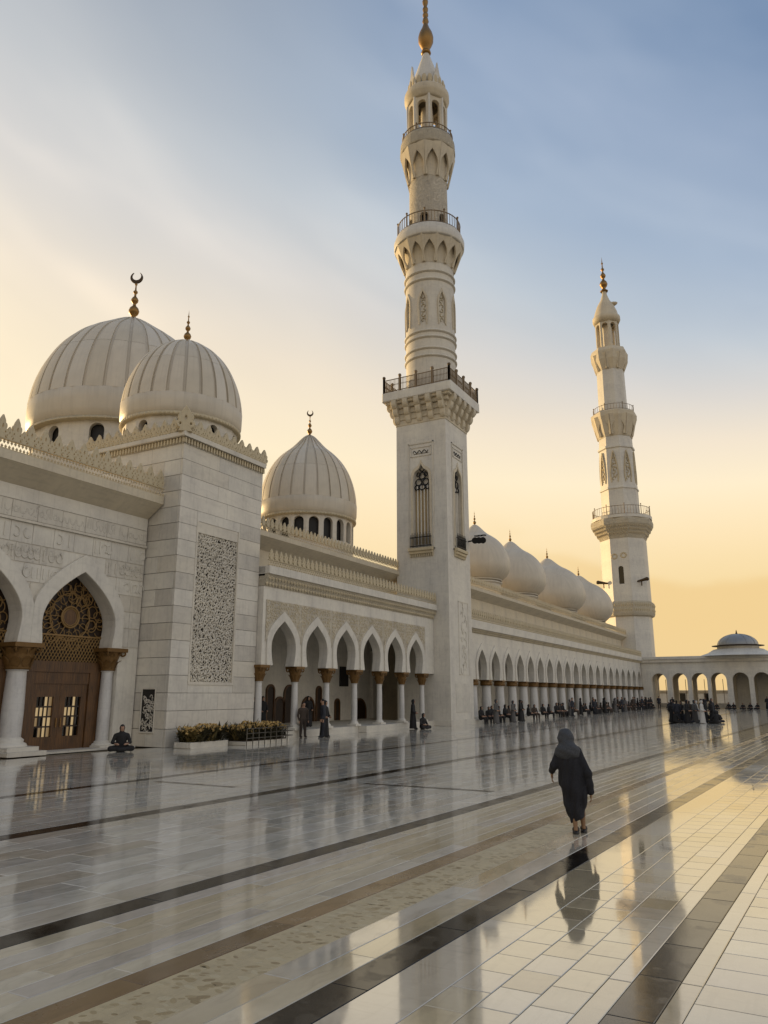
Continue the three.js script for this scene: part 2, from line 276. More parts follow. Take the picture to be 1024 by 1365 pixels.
    all.forEach((t, i) => {
      const k = Math.floor(rnd() * mats.length), near = (t[2] + t[3]) / 2 < 45, g = tile(...t, gap, near ? tilt : tilt * 0.6, rr(-0.0004, 0.0004), turned);
      if (i < single && view(t) < 1e4) { const m = new THREE.Mesh(g, mats[k]); m.name = name; m.castShadow = m.receiveShadow = true; floor.add(m); } else far[k].push(g);
    });
    far.forEach((l, k) => { if (l.length) { const m = new THREE.Mesh(mergeGeometries(l), mats[k]); m.name = 'distant_' + name + 's'; m.userData.kind = 'stuff'; m.castShadow = m.receiveShadow = true; floor.add(m); } });
  }
  const D0 = -8, D1 = 127;
  field('marble_tile', -24, -15.68, 8, D1, 0.62, 1.7, greys, { single: 120 });
  field('dark_strip', -15.68, -15.36, 5, D1, 0.32, 2.4, blackM, { single: 30, tilt: 0.0004 });
  const cross2 = (d) => d > 14.8 && d < 15.08, cross3 = (d) => d > 16.9 && d < 17.25;
  field('marble_tile', -15.36, -11.6, 4, 14.8, 0.47, 1.5, greys, { single: 150 });
  field('dark_strip', -15.0, -12.6, 14.82, 15.02, 0.6, 0.2, brownM, { single: 10, stagger: false });
  field('marble_tile', -12.6, -11.6, 14.8, 15.04, 0.5, 0.3, greys, { single: 10 }); field('marble_tile', -15.36, -15.0, 14.8, 15.04, 0.4, 0.3, greys, { single: 4 });
  field('marble_tile', -15.36, -11.6, 15.04, D1, 0.47, 1.5, greys, { single: 100 });
  field('dark_strip', -11.6, -11.22, 4, D1, 0.38, 2.2, blackM, { single: 30, tilt: 0.0004 });
  field('marble_tile', -11.22, -7.02, 1, 16.95, 0.42, 1.25, greys, { single: 300 });
  field('dark_strip', -10.6, -7.5, 16.96, 17.2, 0.8, 0.24, blackM, { single: 10, stagger: false });
  field('marble_tile', -11.22, -10.6, 16.95, 17.22, 0.6, 0.3, greys, { single: 6 }); field('marble_tile', -7.5, -7.02, 16.95, 17.22, 0.5, 0.3, greys, { single: 6 });
  field('marble_tile', -11.22, -7.02, 17.22, D1, 0.42, 1.25, greys, { single: 100 });
  field('dark_strip', -7.02, -6.68, D0, D1, 0.34, 1.9, blackM, { single: 40, tilt: 0.0004 });
  field('marble_plank', -6.68, -5.24, D0, D1, 0.24, 2.1, warms, { single: 160, vary: 0.35 });
  field('tan_strip', -5.24, -4.95, D0, D1, 0.29, 1.8, tanM, { single: 30, tilt: 0.0004 });
  field('marble_plank', -4.36, -3.79, D0, D1, 0.29, 2.6, warms, { single: 60, vary: 0.3 });
  field('marble_plank', -4.95, -4.36, 13.4, D1, 0.3, 2.4, warms, { single: 30, vary: 0.3 });
  field('dark_strip', -3.79, -3.46, D0, D1, 0.33, 1.7, blackM, { single: 40, tilt: 0.0004 });
  field('marble_plank', -3.46, -2.98, D0, D1, 0.48, 2.6, slabs, { single: 30, vary: 0.2 });
  field('paving_slab', -2.98, -2.01, D0, D1, 0.323, 0.43, slabs, { gap: 0.002, tilt: 0.0022, single: 260, turned: true });
  field('marble_plank', -2.01, -1.83, D0, D1, 0.18, 1.6, slabs, { gap: 0.003, single: 30 });
  field('dark_strip', -1.83, -1.51, D0, D1, 0.32, 0.9, brownM, { single: 50 });
  field('marble_plank', -1.51, -1.35, D0, D1, 0.16, 1.6, slabs, { gap: 0.003, single: 30 });
  field('paving_slab', -1.35, 5.2, D0, 40, 0.5, 0.43, slabs, { gap: 0.002, tilt: 0.002, single: 300, turned: true });
  field('paving_slab', -1.35, 5.2, 40, D1, 1.3, 1.2, slabs, { gap: 0.003, tilt: 0.001, single: 30, turned: true });
  field('paving_slab', 5.2, 52, D0, D1, 2.2, 2.2, slabs, { gap: 0.003, tilt: 0.001, single: 0, turned: true });
  // the rough band of set pebbles in mortar
  const pd = []; const mort = box(0, 1, -0.03, -0.006, 0, 1); // unit, sheared below
  { const p = mort.attributes.position; for (let i = 0; i < p.count; i++) { const c = lerp(-4.95, -4.36, p.getX(i)), d = lerp(D0, 13.4, p.getZ(i)); p.setXYZ(i, FX(c, d), p.getY(i), -d); } mort.computeVertexNormals(); }
  const mb = new THREE.Mesh(boxUV(mort), phys({ color: '#c6b48f', map: rep(stoneMap, 1 / 0.7), bumpMap: rep(stoneBump, 1 / 0.12), bumpScale: 0.0015, roughness: 0.42, side: THREE.DoubleSide })); mb.name = 'mortar_band'; mb.receiveShadow = true; floor.add(mb);
  const pebM = ['#b09c75', '#beac87', '#a8936b', '#c9ba98', '#9c8761'].map((c) => phys({ color: c, map: rep(stoneMap, 1 / 0.5), roughness: 0.36 }));
  const pebG = [0, 1, 2, 3].map((k) => { const n = 7 + k % 3, pts = []; for (let i = 0; i < n; i++) { const a = (i / n) * 6.283, r = 0.75 + 0.35 * hash(i, k, 9); pts.push([r * Math.cos(a), r * Math.sin(a) * (0.35 + 0.1 * k)]); } const g = ext(shapeOf(pts), 0.3, 0.1); g.rotateX(-Math.PI / 2); return boxUV(g); });
  const stuffP = pebM.map(() => []); let cnt = 0;
  for (let d = 3.2; d < 13.3; d += 0.062) for (let k = 0; k < 5; k++) {
    if (rnd() < 0.34) continue;
    const c = -4.91 + 0.108 * (k + 0.5) + rr(-0.03, 0.03), dd = d + rr(-0.03, 0.03), s = rr(0.024, 0.062), g = pebG[Math.floor(rnd() * 4)], mi = Math.floor(rnd() * 5), ry = rr(-0.7, 0.9);
    if (dd > 3.9 && cnt < 295) { const m = new THREE.Mesh(g, pebM[mi]); m.name = 'pebble'; m.position.set(FX(c, dd), -0.008, -dd); m.rotation.y = ry; m.scale.set(s, 0.008, s); m.receiveShadow = m.castShadow = true; floor.add(m); cnt++; }
    else { const h = g.clone(); h.scale(s, 0.008, s); h.rotateY(ry); h.translate(FX(c, dd), -0.008, -dd); stuffP[mi].push(h); }
  }
  stuffP.forEach((l, k) => { if (!l.length) return; const m = new THREE.Mesh(merge(l), pebM[k]); m.name = 'distant_pebbles'; m.userData.kind = 'stuff'; m.receiveShadow = true; floor.add(m); });
}

// ------------------------------------------------------------------ shared ornaments
// palmette cresting stone, unit: 1 high, faces +x, 0.12 thick
const palmette = (() => {
  const s = new THREE.Shape(); s.moveTo(-0.3, 0); s.lineTo(0.3, 0); s.lineTo(0.22, 0.12); s.bezierCurveTo(0.46, 0.16, 0.5, 0.42, 0.3, 0.44); s.bezierCurveTo(0.4, 0.56, 0.34, 0.72, 0.2, 0.7); s.bezierCurveTo(0.22, 0.84, 0.1, 0.9, 0, 1.04);
  s.bezierCurveTo(-0.1, 0.9, -0.22, 0.84, -0.2, 0.7); s.bezierCurveTo(-0.34, 0.72, -0.4, 0.56, -0.3, 0.44); s.bezierCurveTo(-0.5, 0.42, -0.46, 0.16, -0.22, 0.12); s.lineTo(-0.3, 0);
  const hole = (cx, cy, rx, ry) => { const h = new THREE.Path(); h.absellipse(cx, cy, rx, ry, 0, Math.PI * 2, true); s.holes.push(h); };
  hole(0, 0.55, 0.07, 0.12); hole(-0.25, 0.3, 0.07, 0.07); hole(0.25, 0.3, 0.07, 0.07);
  const g = new THREE.ExtrudeGeometry(s, { depth: 0.1, bevelEnabled: true, bevelThickness: 0.03, bevelSize: 0.03, bevelSegments: 1, curveSegments: 4 }); g.rotateY(Math.PI / 2); g.translate(-0.05, 0, 0); return boxUV(g);
})();
const spade = (() => { const g = ext(shapeOf([[-0.3, 0], [0.3, 0], [0.18, 0.2], [0.4, 0.5], [0.2, 0.8], [0, 1.05], [-0.2, 0.8], [-0.4, 0.5], [-0.18, 0.2]]), 0.12); g.rotateY(Math.PI / 2); g.translate(-0.06, 0, 0); return boxUV(g); })();
// beads of a pierced band along -z (or along x)
function beadBand(len, h, step, along, place) {
  const out = []; const rows = 2; const o = new THREE.OctahedronGeometry(1, 0);
  for (let r = 0; r < rows; r++) for (let a = step / 2 + (r % 2) * step / 2; a < len; a += step) { const g = o.clone(); g.scale(along === 'z' ? 0.05 : step * 0.42, h / rows * 0.5, along === 'z' ? step * 0.42 : 0.05); const [x, y, z] = place(a, (r + 0.5) * h / rows); g.translate(x, y, z); out.push(g); }
  return merge(out);
}
function dentils(len, step, w, h, t, along, place) { const out = []; for (let a = step / 2; a < len; a += step) { const [x, y, z] = place(a); out.push(along === 'z' ? box(x - t, x, y, y + h, z - w / 2, z + w / 2) : box(x - w / 2, x + w / 2, y, y + h, z - t, z)); } return merge(out); }

// column: shaft mesh with base and capital as sub-parts; local origin at the foot
function columnKit(r, h, capH, capW, baseH) {
  const shaft = boxUV(lathe([[r * 1.0, baseH], [r * 1.02, baseH + (h - baseH) * 0.3], [r * 0.9, h - capH - 0.05], [r * 1.05, h - capH - 0.04], [r * 1.05, h - capH]], 20));
  const base = boxUV(merge([cbox(-r * 1.75, r * 1.75, 0, baseH * 0.4, -r * 1.75, r * 1.75, 0.015), lathe([[r * 1.6, baseH * 0.4], [r * 1.65, baseH * 0.52], [r * 1.5, baseH * 0.66], [r * 1.25, baseH * 0.72], [r * 1.3, baseH * 0.86], [r * 1.02, baseH], [r * 0.9, baseH]], 20)]));
  const y0 = h - capH, L = [lathe([[r * 1.12, y0], [r * 1.3, y0 + capH * 0.05], [r * 1.16, y0 + capH * 0.1], [lerp(r * 1.3, capW * 0.46, 0.45), y0 + capH * 0.48], [capW * 0.45, y0 + capH * 0.84], [capW * 0.45, y0 + capH * 0.88]], 16)];
  const ab = capW / 2; L.push(cbox(-ab, ab, h - capH * 0.17, h, -ab, ab, 0.012));
  const leaf = (a, yb, hh, rb, out, w) => { const g = new THREE.SphereGeometry(1, 6, 5); g.scale(w, hh / 2, 0.035); const p = g.attributes.position; for (let i = 0; i < p.count; i++) { const t = (p.getY(i) + hh / 2) / hh; p.setZ(i, p.getZ(i) + rb + out * t * t); p.setY(i, yb + hh * t - (t > 0.85 ? 0.1 * hh : 0)); } g.rotateY(a); return g; };
  for (let i = 0; i < 8; i++) { L.push(leaf((i / 8) * 6.283, y0 + capH * 0.08, capH * 0.46, r * 1.18, capW * 0.44 - r * 0.95, r * 0.48)); L.push(leaf(((i + 0.5) / 8) * 6.283, y0 + capH * 0.36, capH * 0.5, lerp(r * 1.15, capW * 0.42, 0.3), capW * 0.5 - lerp(r * 1.15, capW * 0.42, 0.3) + 0.03, r * 0.5)); }
  for (const sx of [-1, 1]) for (const sz of [-1, 1]) { const t = new THREE.TorusGeometry(capH * 0.1, capH * 0.045, 5, 10); t.rotateY(Math.PI / 4 * sx * sz + Math.PI / 2); t.translate(sx * ab * 0.74, h - capH * 0.23, sz * ab * 0.74); L.push(t); }
  for (const g of L) g.computeVertexNormals?.();
  return { shaft, base, capital: boxUV(merge(L)) };
}
function putColumn(kit, parent, p, mats = [M.shaft, M.marble, M.goldStone]) { const c = put('column', kit.shaft, mats[0], parent, p); put('base', kit.base, mats[1], c, p); put('capital', kit.capital, mats[2], c, p); return c; }

// gold finial: beads on a spike, optional crescent
function finial(parent, x, y, z, s, crescent, m = M.gold) {
  const pr = [[0.0, 0], [0.32, 0], [0.36, 0.08], [0.2, 0.2], [0.14, 0.35], [0.3, 0.55], [0.36, 0.75], [0.28, 0.98], [0.12, 1.15], [0.1, 1.3], [0.22, 1.45], [0.25, 1.6], [0.18, 1.75], [0.08, 1.88], [0.07, 2.05], [0.15, 2.15], [0.15, 2.25], [0.06, 2.35], [0.045, 2.7], [0.1, 2.8], [0.04, 2.92], [0.0, crescent ? 2.95 : 3.5]];
  const f = part('finial', lathe(pr.map(([r, h]) => [r * s, y + h * s]), 14, x, z), m, parent);
  if (crescent) {
    const sh = new THREE.Shape(); sh.absarc(0, 0, 0.42, R(118), R(422), false); sh.absarc(0, 0.12, 0.33, R(408), R(132), true);
    const g = new THREE.ExtrudeGeometry(sh, { depth: 0.08, bevelEnabled: true, bevelSize: 0.02, bevelThickness: 0.02, bevelSegments: 1, curveSegments: 24 }); g.translate(0, 0, -0.04); g.rotateY(R(28)); g.scale(s, s, s); g.translate(x, y + 3.32 * s, z); part('crescent', g, M.bronze, f);
  }
  return f;
}

// ------------------------------------------------------------------ arcade wings
function wing(o) {
  const t = thing(o.name, o.label, 'arcade', [o.x - 2, 0, -(o.a0 + o.a1) / 2]);
  const { x, cs, ws } = o, th = 0.48, yb = o.spring, yt = o.friezeTop;
  // arcaded wall
  const out = [[o.a0, yb]]; cs.forEach((c, i) => out.push(...arch(c, ws[i], yb, o.apex))); out.push([o.a1, yb], [o.a1, yt], [o.a0, yt]);
  part('arcade_wall', extX(shapeOf(out), x, th), M.marble, t);
  cs.forEach((c, i) => {
    const w = ws[i], lim = o.edges[i + 1] !== undefined ? Math.min(c - o.edges[i], o.edges[i + 1] - c) - 0.004 : w + 0.3;
    const wo = Math.min(w + 0.34, lim), outer = arch(c, wo, yb, o.apex + 0.46, 0.98), inner = arch(c, w, yb, o.apex).reverse();
    part('archivolt', extX(shapeOf([...outer, ...inner]), x + 0.07, 0.1, 0.012), M.marble, t);
    if (o.relief) {
      const l = Math.max(o.edges[i] + 0.01, o.a0 + 0.01), r = Math.min(o.edges[i + 1] - 0.01, o.a1 - 0.01), y1 = o.apex + 0.95, y0 = yb + 1.15;
      const cut = outer.filter((p) => p[1] > y0); const sp = part('spandrel_relief', extX(shapeOf([[l, y1], [l, y0], ...cut, [r, y0], [r, y1]]), x + 0.035, 0.05, 0.006), M.carved, t);
      const cv = [], out2 = (a, y) => { if (y > o.apex + 0.5) return true; const near = outer.reduce((m, p) => (Math.abs(p[1] - y) < Math.abs(m[1] - y) && Math.sign(p[0] - c) === Math.sign(a - c) ? p : m), [c, 99]); return Math.abs(a - c) > Math.abs(near[0] - c) + 0.13; };
      for (let yy = y0 + 0.14; yy < y1 - 0.08; yy += 0.2) for (let a = l + 0.12; a < r - 0.1; a += 0.2) { const aa = a + rr(-0.04, 0.04); if (!out2(aa, yy)) continue; const q = rnd() < 0.65 ? new THREE.TorusGeometry(rr(0.06, 0.095), 0.022, 4, 8, rr(3, 5.4)) : new THREE.SphereGeometry(0.07, 5, 4).scale(0.5, 1.2, 0.4); q.rotateZ(rr(0, 6.28)); q.rotateY(Math.PI / 2); q.translate(x + 0.045, yy + rr(-0.03, 0.03), -aa); cv.push(q); }
      if (cv.length) part('scroll_carving', merge(cv), M.ornament, sp, 'stuff');
    }
  });
  // columns
  o.cols.forEach((a) => putColumn(o.kit, t, [x - 0.27, o.plinth, -a]));
  part('plinth', cbox(x - 6.4, x + o.plinthOut, -0.02, o.plinth, -o.a0 + 0.02, -o.a1 - 0.02, 0.02), M.marbleB, t);
  // lower cornice: carved cove, slab, cresting
  const cornice = (name, xe, y0, y1, ins, mat) => part(name, extX2([[xe - ins, y0], [xe - 0.1, y1 - 0.03], [xe - 0.1, y1], [xe - ins - 0.5, y1], [xe - ins - 0.5, y0]], o.a0, o.a1c ?? o.a1), mat, t);
  cornice('carved_cove', o.xe, o.coveY, o.slabY, o.xe - x - 0.0, M.carvedFine);
  part('cove_leaves', beadBand((o.a1c ?? o.a1) - o.a0, (o.slabY - o.coveY) * 0.9, 0.26, 'z', (a, k) => [lerp(x + 0.02, o.xe - 0.1, k / (o.slabY - o.coveY)) + 0.02, o.coveY + k, -o.a0 - a]), M.ornament, t, 'stuff');
  part('cornice_slab', cbox(o.xe - 1.2, o.xe, o.slabY, o.slabTop, -o.a0, -(o.a1c ?? o.a1), 0.03), M.marble, t);
  crest(o, t, o.xe - 0.1, o.slabTop, o.crestH, o.a0, o.a1c ?? o.a1);
  // upper storey
  part('upper_wall', box(o.xw - 0.5, o.xw, o.slabTop - 0.6, o.topY + 0.02, -o.a0, -o.a1u), M.cream, t);
  part('terrace', box(o.xw, o.xe - 0.3, o.slabTop - 0.5, o.slabTop - 0.02, -o.a0, -o.a1u), M.marbleB, t);
  part('eaves', extX2([[o.xw, o.topY - 0.55], [o.xu - 0.02, o.topY], [o.xu, o.topY + 0.01], [o.xu, o.topY + 0.3], [o.xw - 1.5, o.topY + 0.3], [o.xw - 1.5, o.topY - 0.55]], o.a0, o.a1u), M.cream, t);
  crest(o, t, o.xu - 0.1, o.topY + 0.3, o.crestH, o.a0, o.a1u);
  part('roof', box(o.xw - 9, o.xw - 0.4, o.topY - 0.35, o.topY + 0.1, -o.a0, -o.a1u), M.cream, t);
  // gallery behind the columns
  part('back_wall', box(x - 6.7, x - 6.4, 0, o.slabY, -o.a0, -(o.aBack ?? o.a1)), M.marble, t);
  part('gallery_ceiling', box(x - 6.5, x - th, o.friezeTop - 0.75, o.friezeTop - 0.5, -o.a0, -(o.aBack ?? o.a1)), M.ceiling, t);
  part('end_wall', box(x - 6.7, x - th, 0, o.slabY, -(o.aBack ?? o.a1) + 0.02, -(o.aBack ?? o.a1) - 0.06), M.cream, t);
  return t;
}
function extX2(pts, a0, a1) { const g = ext(shapeOf(pts), a1 - a0); g.translate(0, 0, -a1); return g; }     // a section in (x, y) run along z from -a1 to -a0
function crest(o, t, x, y, h, a0, a1) {
  part('crest_band', merge([beadBand(a1 - a0, h * 0.34, o.step * 0.5, 'z', (a, k) => [x, y + k, -a0 - a]), box(x - 0.06, x + 0.03, y, y + 0.03, -a0, -a1), box(x - 0.06, x + 0.03, y + h * 0.34, y + h * 0.38, -a0, -a1)]), M.ornament, t, 'stuff');
  const n = Math.floor((a1 - a0) / o.step), st = (a1 - a0) / n;
  if (o.far) { const l = []; for (let i = 0; i < n; i++) { const g = spade.clone(); g.scale(0.6, h * 0.62, o.step * 1.02); g.translate(x, y + h * 0.38, -a0 - (i + 0.5) * st); l.push(g); } part('merlon_row', merge(l), M.ornament, t, 'stuff'); }
  else for (let i = 0; i < n; i++) put('merlon', palmette, M.ornament, t, [x, y + h * 0.38, -a0 - (i + 0.5) * st], 0, [0.6, h * 0.62 * (1 + 0.06 * (hash(i, 3, 1) - 0.5)), o.step * 0.95]);
}
const kitC = columnKit(0.175, 3.2, 0.78, 0.74, 0.28);
const colsC = [27.05, 30.08, 33.1, 36.12, 39.14, 42.16, 45.18, 48.2], cC = colsC.slice(0, -1).map((a, i) => (a + colsC[i + 1]) / 2);
const wingC = wing({ name: 'arcade_wing', label: 'short marble arcade with gilt capitals between stone pier block and tall minaret', x: -23.24, a0: 29.85, a1: 49.68, cs: cC.slice(1), ws: cC.slice(1).map(() => 1.05), edges: colsC.slice(1), cols: colsC.slice(1), spring: 3.55, apex: 5.8, friezeTop: 7.42, plinth: 0.35, plinthOut: -0.05, relief: true, kit: kitC,
  xe: -22.9, coveY: 7.4, slabY: 8.02, slabTop: 8.42, crestH: 0.82, step: 0.4, xw: -27.0, xu: -26.0, topY: 10.85, a1u: 51.5, a1c: 49.66, aBack: 53.7 });
{ // dark doors, screens and lamps on the gallery's back wall
  const x = -29.63, door = (a0, a1, h) => { const a = (a0 + a1) / 2, w = (a1 - a0) / 2, d = part('door', extX(shapeOf(roundArch(a, w, 0.37, Math.max(h - w, 0.6))), x + 0.03, 0.06), M.woodDark, wingC); part('door_frame', extX(shapeOf([...roundArch(a, w + 0.12, 0.36, Math.max(h - w, 0.6)), ...roundArch(a, w, 0.36, Math.max(h - w, 0.6)).reverse()]), x + 0.09, 0.12), M.wood, d); return d; };
  for (const [a0, a1, h] of [[38.75, 39.4, 2.65], [39.6, 40.5, 1.9], [40.6, 41.6, 2.65], [42.6, 43.9, 1.9], [44.3, 44.75, 2.6], [46.7, 47.15, 1.75], [49.2, 50.9, 1.75], [33.5, 34.6, 2.5]]) door(a0, a1, h);
  part('wall_screen', cbox(x, x + 0.12, 2.7, 4.1, -47.2, -48.3, 0.02), M.black, wingC);
  part('wall_pilaster', cbox(x, x + 0.3, 0.36, 5.4, -51.6, -52.4, 0.03), M.marbleB, wingC);
  part('bench_step', cbox(-23.3, -22.75, 0, 0.36, -39.3, -43.2, 0.02), M.marbleB, wingC);
}
const apZ = [55.8, 58.7, 61.8, 64.8, 67.7, 70.6, 73.6, 76.8, 79.9, 83.2, 86.5, 89.7, 93.1, 96.6, 100.1, 103.7, 107.4, 111.1, 114.9, 118.8].map((z) => z * 1.053);
const edgE = []; for (let i = 0; i <= apZ.length; i++) edgE.push(i === 0 ? apZ[0] - 1.5 : i === apZ.length ? apZ[i - 1] + 2.0 : (apZ[i - 1] + apZ[i]) / 2);
const wingE = wing({ name: 'arcade_wing', label: 'long marble arcade of twenty arches running from tall minaret to far corner', x: -23.2, a0: 53.9, a1: 127.2, cs: apZ, ws: apZ.map((_, i) => (edgE[i + 1] - edgE[i]) * 0.325), edges: edgE, cols: edgE, spring: 3.3, apex: 5.75, friezeTop: 6.98, plinth: 0.32, plinthOut: 1.2, relief: false, kit: columnKit(0.4, 2.98, 0.46, 0.88, 0.2),
  xe: -22.85, coveY: 6.95, slabY: 7.3, slabTop: 7.95, crestH: 0.85, step: 0.42, xw: -25.9, xu: -25.0, topY: 11.15, a1u: 127.4, far: true });
part('door', box(-29.65, -29.5, 0.32, 4.2, -108, -114), M.woodDark, wingE);

// ------------------------------------------------------------------ stone pier block at the corner
const pierX = -23.55, pierZ = -24.06, pierX1 = -30.1, pierZ1 = -29.82;
{
  const t = thing('pier_block', 'tall square stone block with carved lattice panel beside the flower planter', 'tower', [-26.8, 0, -26.9]);
  const P = { a0: 25.2, a1: 28.2, y0: 2.58, y1: 9.82 }, ch = 0.735; let row = 0;
  part('core', merge([box(pierX - 0.9, pierX1, 0, 13.3, pierZ - 0.12, pierZ1), box(pierX - 0.12, pierX - 0.9, 0, 13.3, pierZ - 0.12, -P.a0), box(pierX - 0.12, pierX - 0.9, 0, 13.3, -P.a1, pierZ1), box(pierX - 0.12, pierX - 0.9, 0, P.y0, -P.a0, -P.a1), box(pierX - 0.12, pierX - 0.9, P.y1, 13.3, -P.a0, -P.a1)]), M.joint, t);
  for (let y = 0; y < 13.2 - 0.01; y += ch, row++) {
    const y1 = Math.min(y + ch, 13.22), put1 = (a, b) => part('stone_block', cbox(pierX - 0.14, pierX, y + 0.009, y1 - 0.009, -a - 0.004, -b + 0.004, 0.009), blockMats[Math.floor(rnd() * 5)], t);
    // front, broken where the carved panel sits
    const j = row % 2 ? [24.06, 25.2, 26.5, 28.2, 29.82] : [24.06, 25.2, 27.2, 28.2, 29.82], rows = y1 > P.y0 && y < P.y1 ? [[j[0], P.a0], [P.a1, j[4]]] : [[j[0], j[2]], [j[2], j[4]]];
    for (const [a, b] of rows) {
      const cut = y1 > P.y0 && y < P.y1;
      if (!cut) put1(a, b);
      else put1(a, b);
      if (cut && y < P.y0 - 0.02) { /* sill course below the panel */ part('stone_block', cbox(pierX - 0.14, pierX, y + 0.005, P.y0 - 0.01, -P.a0 - 0.004, -P.a1 + 0.004, 0.009), M.marble, t); }
      if (cut && y1 > P.y1 + 0.02) part('stone_block', cbox(pierX - 0.14, pierX, P.y1 + 0.01, y1 - 0.005, -P.a0 - 0.004, -P.a1 + 0.004, 0.009), M.marble, t);
      if (cut && (y < P.y0 - 0.02 || y1 > P.y1 + 0.02)) break;
    }
    if (y1 > P.y0 && y < P.y1 && (y < P.y0 - 0.02 || y1 > P.y1 + 0.02)) put1(P.a1, j[4]);
    // left side
    const k = row % 2 ? [pierX - 0.145, -25.5, -27.6, pierX1] : [pierX - 0.145, -24.7, -26.5, -28.6, pierX1];
    for (let i = 0; i + 1 < k.length; i++) part('stone_block', cbox(k[i] - (i ? 0.004 : 0), k[i + 1] + 0.004, y + 0.009, y1 - 0.009, pierZ - 0.14, pierZ, 0.009), blockMats[Math.floor(rnd() * 5)], t);
  }
  // carved panel: sunk field, frame, and a mass of small leaves and scrolls in relief
  const barsL = []; for (let k = -30; k < 30; k++) for (const sg of [1, -1]) { const a0 = (P.a0 + P.a1) / 2 + k * 0.28, H2 = P.y1 - P.y0; let p0 = [a0, P.y0], p1 = [a0 + sg * H2 * 0.6, P.y1]; const cl = (p, q, lim) => { const t0 = (lim - p[0]) / (q[0] - p[0]); return [lim, p[1] + (q[1] - p[1]) * t0]; }; if (Math.max(p0[0], p1[0]) < P.a0 || Math.min(p0[0], p1[0]) > P.a1) continue; if (p0[0] < P.a0) p0 = cl(p0, p1, P.a0); if (p0[0] > P.a1) p0 = cl(p0, p1, P.a1); if (p1[0] < P.a0) p1 = cl(p0, p1, P.a0); if (p1[0] > P.a1) p1 = cl(p0, p1, P.a1); barsL.push(cyl(pierX - 0.1, p0[1], -p0[0], pierX - 0.1, p1[1], -p1[0], 0.022, 0.022, 4)); }
  const fld = part('lattice_panel', merge(barsL), M.marbleC, t, 'stuff');
  const fr = 0.1; part('panel_frame', merge([cbox(pierX - 0.1, pierX + 0.03, P.y0 - 0.03, P.y0 + fr, -P.a0, -P.a1), cbox(pierX - 0.1, pierX - 0.02, P.y1 - 0.5, P.y1, -P.a0 - fr, -P.a1 + fr), cbox(pierX - 0.1, pierX + 0.02, P.y0 + fr, P.y1, -P.a0, -P.a0 - fr), cbox(pierX - 0.1, pierX + 0.02, P.y0 + fr, P.y1, -P.a1 + fr, -P.a1)]), M.marbleC, t);
  const lg = new THREE.SphereGeometry(1, 5, 4), rg = new THREE.TorusGeometry(1, 0.34, 4, 8, 4.6), L = [];
  for (let y = P.y0 + 0.16; y < P.y1 - 0.56; y += 0.135) for (let a = P.a0 + 0.16; a < P.a1 - 0.12; a += 0.14) {
    const g = rnd() < 0.5 ? rg.clone() : lg.clone(), s = rr(0.062, 0.085); if (g.type === 'SphereGeometry' || g.parameters?.tube === undefined) g.scale(s * 0.62, s * 1.35, s * 0.7); else g.scale(s * 0.95, s * 0.95, s * 1.1);
    g.rotateZ(rr(0, 6.28)); g.rotateY(Math.PI / 2); g.translate(pierX - 0.085 + rr(-0.01, 0.012), y + rr(-0.025, 0.025), -a + rr(-0.03, 0.03)); L.push(g);
    if (rnd() < 0.55) { const h = lg.clone(); h.scale(0.038, 0.085, 0.035); h.rotateZ(rr(0, 6.28)); h.rotateY(Math.PI / 2); h.translate(pierX - 0.08, y + 0.067, -a - 0.07); L.push(h); }
  }
  part('scroll_relief', merge(L), M.marbleC, fld, 'stuff');
  // small pierced grille low on the left side
  const gr = part('side_grille', box(-25.0, -24.25, 0.62, 2.35, pierZ - 0.02, pierZ + 0.012), M.black, t), bars = [];
  for (let i = 0; i < 60; i++) { const g = rg.clone(), s = rr(0.04, 0.075); g.scale(s, s, s * 0.7); g.rotateZ(rr(0, 6.28)); g.translate(rr(-24.94, -24.31), rr(0.66, 2.1), pierZ + 0.02); bars.push(g); }
  bars.push(cbox(-25.05, -24.99, 0.55, 2.42, pierZ, pierZ + 0.05), cbox(-24.26, -24.2, 0.55, 2.42, pierZ, pierZ + 0.05), cbox(-24.99, -24.26, 0.55, 0.62, pierZ, pierZ + 0.05), cbox(-24.99, -24.26, 2.35, 2.42, pierZ, pierZ + 0.05));
  part('grille_scrolls', merge(bars), M.marbleC, gr);
  // cornice and cresting
  part('dentil_band', merge([dentils(5.9, 0.19, 0.1, 0.24, 0.16, 'z', (a) => [pierX + 0.12, 13.24, pierZ + 0.1 - a]), dentils(6.7, 0.19, 0.1, 0.24, 0.16, 'x', (a) => [pierX + 0.12 - a, 13.24, pierZ + 0.12])]), M.ornament, t, 'stuff');
  part('cornice', merge([cbox(pierX1, pierX + 0.03, 13.22, 13.5, pierZ1, pierZ + 0.03, 0.02)]), M.marbleC, t);
  part('cornice_slab', cbox(pierX1, pierX + 0.22, 13.5, 13.72, pierZ1, pierZ + 0.22, 0.03), M.marbleC, t);
  for (let a = 0.35; a < 5.9; a += 0.6) put('merlon', palmette, M.ornament, t, [pierX + 0.1, 13.72, pierZ + 0.1 - a], 0, [0.9, 0.72, 0.62]);
  for (let a = 0.65; a < 6.5; a += 0.62) put('merlon', palmette, M.ornament, t, [pierX + 0.1 - a, 13.72, pierZ + 0.1], Math.PI / 2, [0.9, 0.72, 0.62]);
  put('corner_merlon', palmette, M.ornament, t, [pierX + 0.1, 13.72, pierZ + 0.1], -R(45), [1.6, 1.15, 0.95]);
  for (let a = 0.65; a < 5.8; a += 0.6) put('small_merlon', palmette, M.ornament, t, [pierX + 0.12, 13.72, pierZ + 0.1 - a], 0, [0.7, 0.46, 0.34]);
